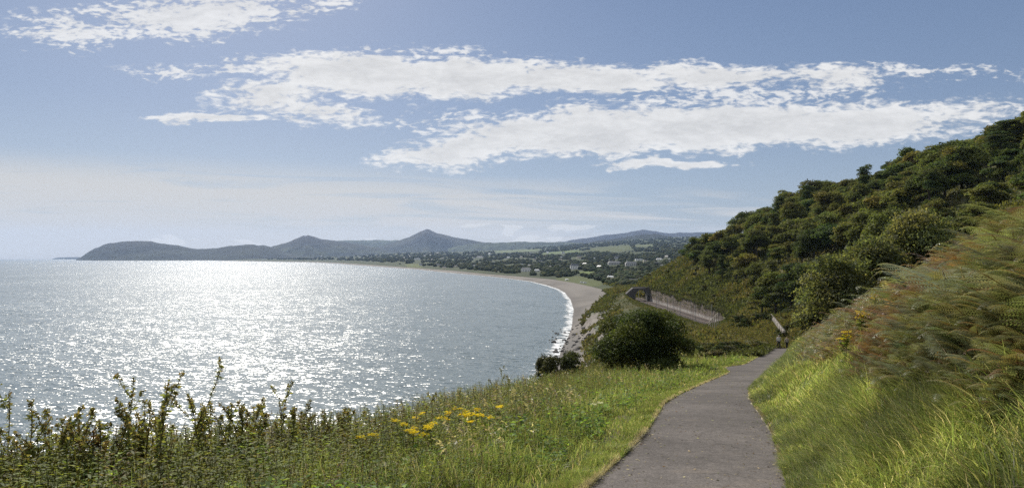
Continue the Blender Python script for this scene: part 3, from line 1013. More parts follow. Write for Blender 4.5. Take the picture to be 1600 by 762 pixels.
def crown_acc(r, H, Rad, n, ls, pal, w=None, base=0.3, style='broad', nl=11, seed_lobes=None):
    """leaf clumps on the outside of many uneven lobes"""
    a = Acc()
    lob = []
    if style == 'broad':
        for k in range(nl):
            an, q = r.random() * 6.283, math.sqrt(r.random())
            zc = r.uniform(base + 0.13, 0.86)
            lim = math.sin(math.pi * min(1, max(0.0, (zc - base + 0.12) / (1.08 - base)))) ** 0.6
            lob.append((math.cos(an) * q * Rad * 0.72 * lim, math.sin(an) * q * Rad * 0.72 * lim, zc * H, Rad * r.uniform(0.30, 0.5), H * r.uniform(0.10, 0.17)))
        lob.append((r.normal() * 0.1 * Rad, r.normal() * 0.1 * Rad, H * 0.85, Rad * 0.4, H * 0.15))
    elif style == 'pine':
        for k in range(nl):
            t = base + (0.97 - base) * (k + r.random()) / nl
            an = r.random() * 6.283
            q = r.uniform(0.25, 0.75) * (1.05 - 0.75 * max(0, (t - base) / (1 - base)) ** 1.5)
            lob.append((math.cos(an) * q * Rad, math.sin(an) * q * Rad, t * H, Rad * r.uniform(0.30, 0.5), H * r.uniform(0.035, 0.065)))
    elif style == 'bushy':
        for k in range(nl):
            an, q = r.random() * 6.283, math.sqrt(r.random())
            zc = r.uniform(0.12, 0.80)
            lim = math.sqrt(max(0.05, 1 - (max(zc - 0.28, 0) / 0.74) ** 2))
            lob.append((math.cos(an) * q * Rad * 0.86 * lim, math.sin(an) * q * Rad * 0.86 * lim, zc * H, Rad * r.uniform(0.11, 0.34), H * r.uniform(0.07, 0.24)))
    lob = np.array(lob)
    area = lob[:, 3] * (lob[:, 3] + 1.5 * lob[:, 4])
    k = r.choice(len(lob), n, p=area / area.sum())
    dr = rand_dirs(n, r)
    dr[:, 2] = np.where(dr[:, 2] < -0.35, -dr[:, 2], dr[:, 2])
    bump = fbm(dr[:, 0] * 3.2 + k * 7.3, dr[:, 1] * 3.2 + dr[:, 2] * 2.1, 17, 3)
    sh = (0.50 + 0.85 * bump) * r.uniform(0.55, 1.28, n) ** 0.8
    P = lob[k, :3] + dr * np.stack([lob[k, 3], lob[k, 3], lob[k, 4]], 1) * sh[:, None]
    P[:, 2] = np.maximum(P[:, 2], 0.05)
    d = dr * 0.7 + rand_dirs(n, r) * 0.9 + np.array([0, 0, -0.25])
    nr = rand_dirs(n, r) * 0.7 + dr * 0.6 + np.array([0, 0, 0.6])
    lc = pick_cols(len(lob), pal, w, 0.10, r)
    C = lc[k] * (1 + r.normal(size=(n, 1)) * 0.22)
    C = np.clip(C, 0.005, 0.5)
    s = ls * r.uniform(0.6, 1.35, n)
    leaves(a, P - d / np.linalg.norm(d, axis=1, keepdims=True) * s[:, None] * 0.5, d, nr, s, s * r.uniform(0.5, 0.8, n), C)
    return a


def copy_thing(src, loc, rz, sc, name, label, cat, group):
    """a copy of a thing and of each of its parts"""
    o = src.copy()
    o.name = name
    link(o)
    o.location, o.rotation_euler, o.scale = loc, (0, 0, rz), sc
    for ch in src.children:
        c = ch.copy()
        link(c, o)
        for sub in ch.children:
            link(sub.copy(), c)
    tag(o, label, cat, group)
    return o


OLIVE = [(0.060, 0.068, 0.022), (0.048, 0.060, 0.022), (0.072, 0.072, 0.024), (0.040, 0.052, 0.020)]
DARK = [(0.045, 0.050, 0.019), (0.051, 0.056, 0.020), (0.059, 0.062, 0.022)]
PINE = [(0.036, 0.043, 0.020), (0.042, 0.048, 0.020), (0.048, 0.053, 0.021)]
AUTUMN = [(0.078, 0.072, 0.024), (0.066, 0.066, 0.024), (0.090, 0.078, 0.026)]
KINDS = [  # kind, label, category, palette, style, height, radius
    ('broadleaf_tree', 'olive green broadleaf tree with a full domed crown in the wood on the hillside', OLIVE, 'broad', 13.0, 6.6, 0.22),
    ('broadleaf_tree', 'dark green broadleaf tree with a dense lumpy crown in the wood on the hillside', DARK, 'broad', 14.5, 6.4, 0.24),
    ('pine_tree', 'dark pine with flat layered boughs in the wood on the hillside', PINE, 'pine', 16.5, 5.4, 0.30),
    ('broadleaf_tree', 'yellowing broadleaf tree turning to autumn colour in the hillside wood', AUTUMN, 'broad', 11.5, 5.6, 0.2),
    ('pine_tree', 'tall narrow dark conifer standing in the wood on the hillside', PINE, 'pine', 18.0, 4.2, 0.25),
    ('broadleaf_tree', 'low rounded mid green tree in the wood on the hillside', OLIVE + DARK, 'broad', 9.5, 5.8, 0.12),
]
protos = {}


def tree_at(kind, X, Y, sc=1.0, rz=None, label=None, group='trees of the hillside wood', dz=-0.3, hs=1.0, name=None):
    nm, lab, pal, style, H, Rad, base = KINDS[kind]
    rz = random.random() * 6.283 if rz is None else rz
    loc = (X, Y, G(X, Y) + dz)
    v = (kind, random.randrange(3))
    if v not in protos:  # first of its kind
        r = np.random.default_rng(100 + kind * 10 + v[1])
        root = empty(nm, loc, rz)
        root.scale = (sc, sc, sc * hs)
        trunk_acc(r, H, Rad, 0.028 * H, 7, col=(0.05, 0.042, 0.035)).build('trunk', M['bark'], root, True)
        nlf = {'broad': 5600, 'pine': 5200}[style]
        crown_acc(r, H, Rad, nlf, 0.72 if style == 'broad' else 0.55, pal, None, base, style, {'broad': 15, 'pine': 22}[style]).build('crown', M['tree'], root)
        protos[v] = root
        tag(root, label or lab, 'tree', None if label else group)
        return root
    o = copy_thing(protos[v], loc, rz, (sc * random.uniform(0.82, 1.25), sc * random.uniform(0.82, 1.25), sc * hs), name or nm, label or lab, 'tree', group)
    if label and 'group' in o:
        del o['group']
    return o


def build_wood():
    # skyline trees that stand out one by one (photo column, top row, distance, kind)
    special = [(1146, 330, 400, 1, 'dark spreading tree alone on the skyline, lowest big crown where the wood runs out', 1.0),
               (1262, 289, 372, 2, 'tall ragged dark pine breaking the skyline halfway up the wooded slope', 1.05),
               (1205, 316, 385, 0, 'rounded olive tree on the skyline between the dark spreading tree and the ragged pine', 0.95),
               (1352, 258, 345, 2, 'dark pine with open top on the skyline above the middle of the wood', 1.0)]
    taken = []
    for px, top, Y, kd, lab, sc in special:
        X = (px - 800) / F * Y
        H = KINDS[kd][4] * sc
        want = EYE + (402 - top) / F * Y
        hs = min(1.15, max(0.6, (want - G(X, Y)) / H))
        tree_at(kd, X, Y, sc, label=lab, hs=hs)
        taken.append((X, Y))
    # dark conifers and tall trees at the foot of the wood, over the scrub
    foot = [(1150, 318, 4), (1128, 335, 2), (1165, 300, 1), (1190, 218, 2), (1212, 205, 1), (1236, 195, 2), (1262, 188, 1), (1180, 275, 1), (1203, 232, 4), (1140, 350, 5), (1108, 372, 1)]
    for px, Y, kd in foot:
        X = (px - 800) / F * Y
        tree_at(kd, X, Y, random.uniform(0.8, 1.0))
        taken.append((X, Y))
    n = 0
    tries = 0
    while n < 286 and tries < 9000:
        tries += 1
        Y = 115 + 360 * random.random() ** 0.8
        X = random.uniform(60, 250)
        px = 800 + F * X / Y
        if px > 1660 or px < 1070:
            continue
        kx, _ = keys_at([Y])
        lo = kx[0, 11] + (12 if Y > 230 else 16 if Y > 150 else 30)
        if X < lo or X > kx[0, 14] + 15:
            continue
        # lower edge of the wood as the photograph shows it
        gz = G(X, Y)
        pyg = 402 + F * (EYE - gz) / Y
        edge = np.interp(px, [1070, 1100, 1150, 1250, 1500, 1660], [400, 425, 455, 478, 440, 400])
        if pyg > edge:
            continue
        if any((X - a) ** 2 + (Y - b) ** 2 < 8.6 ** 2 for a, b in taken):
            continue
        taken.append((X, Y))
        edgey = X < lo + 14
        kd = random.choices(range(6), [36, 27, 6, 8, 2, 20])[0]
        sc = random.choice([0.7, 0.85, 1.0, 1.1, 1.3]) * random.uniform(0.9, 1.1)
        if X > kx[0, 14] - 45 and kd in (2, 4):
            kd = random.choice([0, 1, 5])
        if px > 1480 and Y < 240:
            kd = random.choice([0, 3, 5, 5])
            sc *= 0.78
        tree_at(kd, X, Y, sc, hs=random.uniform(0.72, 1.0))
        n += 1
    print('wood trees', n)


build_wood()


def leafy_tree(px, Y, H, Rad, label, n, ls, seed, pal=None, base=0.08, name='sycamore_tree'):
    X = (px - 800) / F * Y
    r = np.random.default_rng(seed)
    root = empty(name, (X, Y, G(X, Y) - 0.2))
    pal = pal or [(0.072, 0.084, 0.040), (0.062, 0.074, 0.036), (0.054, 0.064, 0.032), (0.084, 0.090, 0.045)]
    trunk_acc(r, H, Rad, 0.022 * H, 9, col=(0.07, 0.058, 0.045)).build('trunk', M['bark'], root, True)
    crown_acc(r, H, Rad, n, ls, pal, None, base, 'broad', 40).build('crown', M['herb'], root)
    tag(root, label, 'tree')
    return root


leafy_tree(1430, 76, 12.0, 5.0, 'pale green leafy tree with the highest crown above the bracken bank', 21000, 0.30, 501)
leafy_tree(1365, 73, 9.6, 4.2, 'pale green leafy tree filling the middle of the leafy thicket below the wood', 17000, 0.29, 507)
leafy_tree(1308, 70, 7.8, 3.8, 'pale green leafy tree low beside the dark wood, leaning over the dip behind the bank', 14000, 0.28, 502)
leafy_tree(1490, 82, 9.0, 4.6, 'greyish green bushy tree behind the bracken, right of the highest pale tree', 14000, 0.28, 503, [(0.060, 0.066, 0.034), (0.050, 0.056, 0.030), (0.066, 0.066, 0.034)])
leafy_tree(1275, 84, 4.8, 2.8, 'small pale shrubby tree at the lower end of the leafy trees', 7000, 0.26, 504)
leafy_tree(1545, 92, 6.5, 5.2, 'brownish dense thicket tree at the far edge of the bracken bank', 11000, 0.30, 505, [(0.052, 0.050, 0.024), (0.045, 0.046, 0.022), (0.06, 0.052, 0.026)])
leafy_tree(1600, 112, 10.5, 6.5, 'dark rounded evergreen thicket rising over the top of the bracken bank', 14000, 0.36, 506, DARK, name='holm_oak')


def shrub(px, Y, H, Rad, label, n, ls, seed, pal, name='bush', dz=-0.2, mat='bush', nl=34, group=None, stretch=1.0):
    X = (px - 800) / F * Y
    r = np.random.default_rng(seed)
    root = empty(name, (X, Y, G(X, Y) + dz))
    root.scale = (stretch, 1, 1)
    a = Acc()
    for k in range(6):
        an = r.random() * 6.283
        e = np.array([math.cos(an) * Rad * 0.5, math.sin(an) * Rad * 0.5, H * 0.6])
        a.tube(smooth_curve([(0, 0, -0.3), e * np.array([0.35, 0.35, 0.55]), e], 6), np.linspace(0.05 * Rad * 0.4, 0.01, 6), (0.05, 0.04, 0.03), 5)
    a.build('stems', M['bark'], root, True)
    crown_acc(r, H, Rad, n, ls, pal, None, 0.0, 'bushy', nl).build('foliage', M[mat], root)
    tag(root, label, 'bush', group)
    return root


BUSH = [(0.062, 0.072, 0.022), (0.050, 0.062, 0.020), (0.076, 0.082, 0.024), (0.042, 0.053, 0.019)]
shrub(1005, 46, 4.5, 3.35, 'big dense dark green bush, rounded, on the brow above the railway', 42000, 0.15, 601, BUSH, nl=60)
shrub(874, 42, 2.7, 1.5, 'small dark bush on the brow left of the big rounded bush', 13000, 0.12, 602, [(0.040, 0.044, 0.018), (0.032, 0.036, 0.016), (0.05, 0.05, 0.02)], nl=26)


def build_scrub():
    """low bushes one can tell apart between the big bush and the walkers, and on the slope over the railway"""
    r = np.random.default_rng(61)
    pal = [(0.058, 0.066, 0.026), (0.046, 0.056, 0.024), (0.075, 0.075, 0.030), (0.066, 0.062, 0.030)]
    prot = None
    spots = [(1092, 66, 1.7), (1118, 70, 1.6), (1143, 76, 1.7), (1165, 80, 1.5), (1105, 84, 1.9), (1135, 92, 1.9), (1170, 96, 1.5), (1092, 98, 2.2), (1192, 104, 1.7),
             (1120, 60, 1.2), (1155, 62, 0.9), (1222, 128, 1.8), (1245, 132, 2.2), (1270, 126, 2.2), (1232, 160, 2.4), (1290, 112, 2.0), (1195, 150, 2.4), (1160, 150, 2.6), 
             (1178, 205, 3.8), (1152, 190, 2.2), (1268, 150, 3.0), (1252, 178, 3.4), (1215, 190, 2.6), (1185, 178, 3.0)]
    for i, (px, Y, H) in enumerate(spots):
        X = (px - 800) / F * Y
        rad = H * 1.15
        if prot is None:
            prot = shrub(px, Y, 2.0, 2.2, 'low grey green scrub bush on rough ground below the path', 5200, 0.20, 611, pal, 'scrub_bush', nl=24, mat='bush', group='low scrub bushes')
            prot.scale = (H / 2,) * 3
        else:
            copy_thing(prot, (X, Y, G(X, Y) - 0.25), r.random() * 6.28, (H / 2 * r.uniform(0.9, 1.3), H / 2 * r.uniform(0.9, 1.3), H / 2), 'scrub_bush',
                       'low grey green scrub bush on rough ground below the path', 'bush', 'low scrub bushes')


build_scrub()


def build_slope_bushes():
    r = np.random.default_rng(64)
    pal = [(0.062, 0.070, 0.028), (0.050, 0.060, 0.026), (0.085, 0.080, 0.034), (0.075, 0.066, 0.034)]
    prot = None
    spots = []
    while len(spots) < 70:
        Y = r.uniform(283, 560)
        kx, _ = keys_at([Y])
        s = r.uniform(8.9, 11.9)
        k = int(s)
        X = kx[0, k] + (s - k) * (kx[0, k + 1] - kx[0, k])
        if any((X - a) ** 2 + (Y - b) ** 2 < 16 for a, b in spots):
            continue
        spots.append((X, Y))
        H = r.uniform(1.2, 3.2)
        if prot is None:
            prot = shrub(800 + F * X / Y, Y, 2.0, 2.3, 'rounded scrub bush on the steep slope above the railway wall', 2600, 0.34, 615, pal, 'scrub_bush', nl=20, mat='bush', group='scrub bushes above the railway')
            prot.scale = (H / 2,) * 3
        else:
            copy_thing(prot, (X, Y, G(X, Y) - 0.3), r.random() * 6.28, (H / 2 * r.uniform(0.9, 1.5), H / 2 * r.uniform(0.9, 1.5), H / 2), 'scrub_bush',
                       'rounded scrub bush on the steep slope above the railway wall', 'bush', 'scrub bushes above the railway')


build_slope_bushes()


def build_ground_cover():
    """uncountable low growth on the slopes from the walkers to the far end of the railway and over the cliff"""
    r = np.random.default_rng(77)
    a = Acc()
    n = 165000
    Y = np.exp(r.uniform(math.log(60), math.log(1000), n))
    kx, kz = keys_at(Y)
    s = r.uniform(2.15, 13.0, n)
    k = s.astype(int)
    ar = np.arange(n)
    X = kx[ar, k] * (1 - (s - k)) + kx[ar, k + 1] * (s - k)
    px = 800 + F * X / Y
    pd = path_l(Y)
    keep = (px > 880) & (px < 1640) & ~((s > 5.85) & (s < 7.3) & ((Y < 112) | ((Y > 279) & (Y < 475))))
    keep &= ~((Y < 112) & (s > 7) & (s < 11))
    cn = fbm(X / 9.0, Y / 9.0, 33, 4)
    cliffy = np.where(Y < 335, (s < 3.2) & (cn < 0.45), np.where(Y < 440, ((s < 3.05) & (cn < 0.62)) | ((s < 3.8) & (cn < 0.47)), (s < 3.0) & (cn < 0.5)))
    keep &= ~cliffy
    keep &= ~((Y > 860) & (s < 3.3))
    X, Y = X[keep], Y[keep]
    n = len(X)
    z, _ = ground_at(X, Y)
    s = s[keep]
    ht = np.where((s > 3.7) & (s < 7.5) & (Y > 262) & (Y < 470), 0.22, np.where((s > 4.6) & (s < 7.5), 0.45, np.where((s < 8.7) & (s > 7.5) & (Y > 279) & (Y < 442), 0.25, 1.0)))
    ppy = 402 + F * (EYE - z) / Y
    fld = np.zeros(n, bool)
    for poly, c in FIELDS:
        fld |= in_poly(800 + F * X / Y, ppy, poly)
    lump = fbm(X / 5.0, Y / 5.0, 51, 3)
    m = 3
    P = np.repeat(np.stack([X, Y, z], 1), m, 0)
    sz = np.repeat((0.30 + 0.0022 * Y) * np.clip(ht, 0.35, 1), m) * r.uniform(0.7, 1.3, n * m)
    P[:, :2] += r.normal(size=(n * m, 2)) * sz[:, None] * 0.9
    P[:, 2] += np.repeat(np.clip(lump - 0.35, 0, 1) * 2.4 * ht, m) * r.random(n * m) + 0.1
    hue = np.repeat(fbm(X / 14.0, Y / 14.0, 52, 3), m)
    c1, c2, c3 = np.array([0.050, 0.058, 0.024]), np.array([0.095, 0.085, 0.036]), np.array([0.070, 0.080, 0.030])
    t = np.clip((hue - 0.42) * 5, 0, 1)[:, None]
    C = c1 * (1 - t) + c2 * t
    C = np.where(r.random((n * m, 1)) < 0.3, c3, C) * (1 + r.normal(size=(n * m, 1)) * 0.2)
    kp = ~np.repeat(fld, m)
    d = rand_dirs(n * m, r) * 0.8 + np.array([0, 0, 0.75])
    leaves(a, P[kp], d[kp], rand_dirs(kp.sum(), r), sz[kp] * 1.3, sz[kp] * 0.75, np.clip(C[kp], 0.01, 0.5))
    o = a.build('scrub_cover', M['bush'])
    tag(o, kind='stuff')


build_ground_cover()


HOUSE_SPOTS = [(652, 405.5, 9), (822, 424, 16), (839, 424, 8), (905, 403.5, 7), (898, 420.5, 14), (960, 413.5, 20), (986, 415.5, 18), (998, 407, 11), (964, 404.5, 7), (1030, 406, 9), (954, 435, 11), (990, 440, 14),
               (886, 437.5, 5), (741, 416, 4), (741, 404, 4), (750, 402.5, 10), (712, 417, 5), (880, 396, 5), (836, 406, 5), (1008, 409, 6)]


def build_far_wood():
    r = np.random.default_rng(88)
    # template: a lumpy crown
    bm = bmesh.new()
    bmesh.ops.create_icosphere(bm, subdivisions=2, radius=1.0)
    TVs = []
    for k in range(5):
        V = np.array([v.co[:] for v in bm.verts])
        nz = fbm(V[:, 0] * 1.7 + k * 11, V[:, 1] * 1.7 + V[:, 2] * 2.3, 60 + k, 3)
        V = V * (0.62 + 0.75 * nz)[:, None]
        V[:, 2] = V[:, 2] * 0.8 + 0.55
        TVs.append(V)
    TF = np.array([[v.index for v in f.verts] for f in bm.faces])
    bm.free()
    a = Acc()
    n = 17000
    Y = np.exp(r.uniform(math.log(640), math.log(8800), n))
    px = r.uniform(300, 1150, n)
    X = (px - 800) / F * Y
    z, s = ground_at(X, Y)
    py = 402 + F * (EYE - z) / Y
    keep = (s > 3.12) & (z > 3.5) & ~((Y < 900) & (s < 8.2))
    kxx, _ = keys_at(Y)
    keep &= X > np.interp(Y, BTY, BTX) + 10 + Y * 0.012
    for poly, c in FIELDS:
        keep &= ~in_poly(px, py, poly)
        keep &= ~in_poly(px, py - 2.0, poly)
    for hx, hy, hw in HOUSE_SPOTS:
        keep &= ~((np.abs(px - hx) < hw / 2 + 1.0) & (py > hy - 1.5) & (py < hy + 5.5))
    keep &= ~((px < 640) & (py < 405) & (r.random(len(px)) < 0.35))
    # clearings
    keep &= ~((fbm(X / 160.0, Y / 420.0, 71, 3) > 0.60) & (Y > 1600))
    X, Y, z, px = X[keep], Y[keep], z[keep], px[keep]
    n = len(X)
    pal = [(0.032, 0.042, 0.020), (0.040, 0.050, 0.022), (0.052, 0.060, 0.025), (0.070, 0.073, 0.032), (0.028, 0.036, 0.020)]
    C = pick_cols(n, pal, [3, 3, 2, 1, 3], 0.2, r)
    R0 = r.uniform(3.0, 6.5, n) * (1 + np.clip((Y - 1500) / 4000, 0, 1.3)) * np.where(Y < 900, 0.65, 1)
    kk = r.integers(0, 5, n)
    # the nearest are trees of their own, the rest reads as one mass
    order = np.argsort(Y)
    for k in range(5):
        i = np.where(kk == k)[0]
        scatter(a, TVs[k], TF, np.stack([X[i], Y[i], z[i]], 1), R0[i], r.random(len(i)) * 6.28, col=C[i])
    o = a.build('far_woodland', M['wood_far'], smooth=False)
    tag(o, kind='stuff')
    print('far trees', n)


build_far_wood()

# ------------------------------------------------------------------ grass, weeds and bracken near the path


def blades(acc, P, h, w, az, bend, C, seg=3):
    n = len(P)
    t = np.linspace(0, 1, seg + 1)
    d = np.stack([np.cos(az), np.sin(az), np.zeros(n)], 1)
    side = np.stack([-np.sin(az), np.cos(az), np.zeros(n)], 1)
    tw = rng.uniform(-0.9, 0.9, n)
    side = side * np.cos(tw)[:, None] + d * np.sin(tw)[:, None]
    up = np.array([0, 0, 1.0])
    rows = []
    for tt in t:
        c = P + up * (h * (tt - 0.55 * bend * tt ** 2))[:, None] + d * (h * bend * tt ** 1.8 * 0.85)[:, None]
        ww = w * (1 - tt ** 1.6) * 0.5 + 0.0004
        rows += [c - side * ww[:, None], c + side * ww[:, None]]
    V = np.stack(rows, 1)
    q = np.array([[2 * j, 2 * j + 1, 2 * j + 3, 2 * j + 2] for j in range(seg)])
    Fa = (q[None] + (np.arange(n) * (2 * seg + 2))[:, None, None]).reshape(-1, 4)
    tip = np.linspace(0, 1, seg + 1)
    acc.add(V.reshape(-1, 3), Fa, np.repeat(C, 2 * seg + 2, 0))


def sample_side(n, y0, y1, k0, k1, p=1.0, r=rng):
    """points between two key lines, denser close to the eye"""
    if p == 1.0:
        Y = y0 * (y1 / y0) ** r.random(n)
    else:
        u = r.random(n)
        Y = (y0 ** (1 - p) + u * (y1 ** (1 - p) - y0 ** (1 - p))) ** (1 / (1 - p))
    s = r.uniform(k0, k1, n)
    kx, kz = keys_at(Y)
    k = np.minimum(s.astype(int), NK - 2)
    ar = np.arange(n)
    X = kx[ar, k] + (s - k) * (kx[ar, k + 1] - kx[ar, k])
    return X, Y, s


def view_keep(X, Y, m=90):
    px = 800 + F * X / Y
    return (px > -m) & (px < 1600 + m)


LUSH = np.array([0.125, 0.165, 0.046])
MIDG = np.array([0.110, 0.138, 0.046])
YELG = np.array([0.205, 0.215, 0.080])
STRAW = np.array([0.32, 0.29, 0.18])
BRN = np.array([0.105, 0.072, 0.035])


def mixcols(n, wts, r=rng, jit=0.2):
    return pick_cols(n, [LUSH, MIDG, YELG, STRAW, BRN], wts, jit, r)


def fern_edge(X, Y):
    """key coordinate above which bracken takes over from the grass of the bank"""
    return 8.62 + 0.30 * (fbm(X / 1.8, Y / 3.0, 252, 3) - 0.5) * 2 + np.clip((Y - 22) / 60, 0, 0.55) - 0.15 * np.clip((9 - Y) / 3, 0, 1)


def build_grass():
    # ---- grassy foot of the bank, right of the path: long, combed, yellow green
    a = Acc()
    n = 300000
    X, Y, s = sample_side(n, 3.0, 105, 7.06, 9.6, 1.5)
    kx, kz = keys_at(Y)
    up = (s - 7.0) / 3.2
    flow = fbm(X / 1.1, Y / 1.5, 201, 3)
    tuft = fbm(X / 0.35, Y / 0.35, 202, 2)
    keepp = rng.random(n) < np.where(s < 8, 0.85, 1.0) * np.where(s > fern_edge(X, Y), 0.22, 1.0) * (0.35 + 0.9 * tuft)
    keepp &= view_keep(X, Y)
    X, Y, s, up, flow, tuft = (v[keepp] for v in (X, Y, s, up, flow, tuft))
    n = len(X)
    z, _ = ground_at(X, Y)
    d_edge = X - tab(Y, PY, PR)
    h = (0.12 + 0.22 * np.clip(d_edge / 0.9, 0, 1)) * rng.uniform(0.55, 1.35, n) * (0.7 + 0.7 * tuft) * (1 + 0.10 * np.clip(Y / 40, 0, 1))
    w = np.maximum(0.006, 0.0009 * Y) * rng.uniform(0.6, 1.5, n)
    az = math.pi * (0.95 + 1.5 * (flow - 0.5) * 2.0) + rng.normal(size=n) * 0.75
    bend = np.clip(0.68 + 0.5 * (flow - 0.4) + rng.normal(size=n) * 0.18, 0.1, 1.15)
    hue = fbm(X / 2.2, Y / 2.8, 203, 3)
    C = mixcols(n, [4, 3, 4, 1.3, 0.2], jit=0.34)
    C = 1.22 * C * (0.55 + 0.95 * hue[:, None]) * (0.75 + 0.5 * tuft[:, None])
    edge = (d_edge < 0.09) & (fbm(X / 0.6, Y / 0.8, 303, 3) > 0.4)
    C[edge] = pick_cols(int(edge.sum()), [np.array([0.30, 0.27, 0.18]), np.array([0.23, 0.20, 0.14])], None, 0.2)
    h[edge] *= 0.55
    blades(a, np.stack([X, Y, z - 0.01], 1), h, w, az, bend, C, 3)
    o = a.build('bank_grass', M['grass'])
    tag(o, kind='stuff')
    # ---- verge on the seaward side: short lawn by the path, longer towards the brow
    a = Acc()
    n = 330000
    X, Y, s = sample_side(n, 4.0, 110, 3.75, 5.95, 1.5)
    X, Y, s = np.where(s < 4, X, X), Y, s
    tuft = fbm(X / 0.4, Y / 0.4, 212, 2)
    flow = fbm(X / 1.4, Y / 1.4, 211, 3)
    dl = path_l(Y) - X
    kp = view_keep(X, Y) & (dl > -0.07 + 0.07 * rng.random(n)) & (rng.random(n) < 0.4 + 0.8 * tuft)
    X, Y, s, tuft, flow, dl = (v[kp] for v in (X, Y, s, tuft, flow, dl))
    n = len(X)
    z, _ = ground_at(X, Y)
    tall = np.clip((dl - 0.7 - 0.8 * (fbm(X / 1.2, Y / 1.2, 214, 2) - 0.5)) / 1.0, 0, 1)
    h = (0.10 + 0.34 * tall) * rng.uniform(0.5, 1.4, n) * (0.7 + 0.7 * tuft)
    w = np.maximum(0.0055, 0.0008 * Y) * rng.uniform(0.6, 1.5, n)
    az = rng.random(n) * 6.283 * 0.5 + math.pi * (0.6 + 0.6 * flow)
    bend = np.clip(0.35 + 0.35 * flow + rng.normal(size=n) * 0.2, 0.05, 1.1)
    brow = np.clip((4.75 - s) / 0.5, 0, 1)
    C = mixcols(n, [3.6, 5, 1.5, 0.9, 0.5])
    Cb = mixcols(n, [2, 3.5, 2.5, 1.8, 1.0])
    C = np.where((rng.random(n) < brow * 0.85)[:, None], Cb, C) * (0.8 + 0.5 * fbm(X / 2.0, Y / 2.0, 213, 3)[:, None])
    edge = (dl < 0.09) & (fbm(X / 0.6, Y / 0.8, 303, 3) > 0.4)
    C[edge] = pick_cols(int(edge.sum()), [np.array([0.30, 0.27, 0.18]), np.array([0.23, 0.20, 0.14])], None, 0.2)
    blades(a, np.stack([X, Y, z - 0.01], 1), h, w, az, bend, C, 3)
    o = a.build('verge_grass', M['grass'])
    tag(o, kind='stuff')


build_grass()


def herb_template(r, H=1.0, nleaf=16, leaf=0.13, spike=False):
    """stem with pairs of leaves, unit height"""
    a = Acc()
    bx, by = r.normal(size=2) * 0.10
    t = np.linspace(0, 1, 6)
    pts = np.stack([bx * t ** 2, by * t ** 2, t], 1)
    a.tube(pts, np.linspace(0.008, 0.003, 6), (1.0, 0.85, 0.8), 3)
    k = np.linspace(0.12, 0.98, nleaf) + r.normal(size=nleaf) * 0.02
    c = np.stack([bx * k ** 2, by * k ** 2, k], 1)
    an = np.arange(nleaf) * 2.4 + r.random() * 6
    d = np.stack([np.cos(an), np.sin(an), r.uniform(-0.3, 0.55, nleaf)], 1)
    L = leaf * (1.15 - 0.65 * k) * r.uniform(0.7, 1.25, nleaf)
    leaves(a, c, d, np.tile([0, 0, 1.0], (nleaf, 1)) + rand_dirs(nleaf, r) * 0.35, L, L * 0.36, np.ones((nleaf, 3)) * r.uniform(0.75, 1.2, (nleaf, 1)))
    # side shoots
    V, Fa, C = np.concatenate(a.V), np.concatenate(a.F), np.concatenate(a.C)
    return V, Fa, C


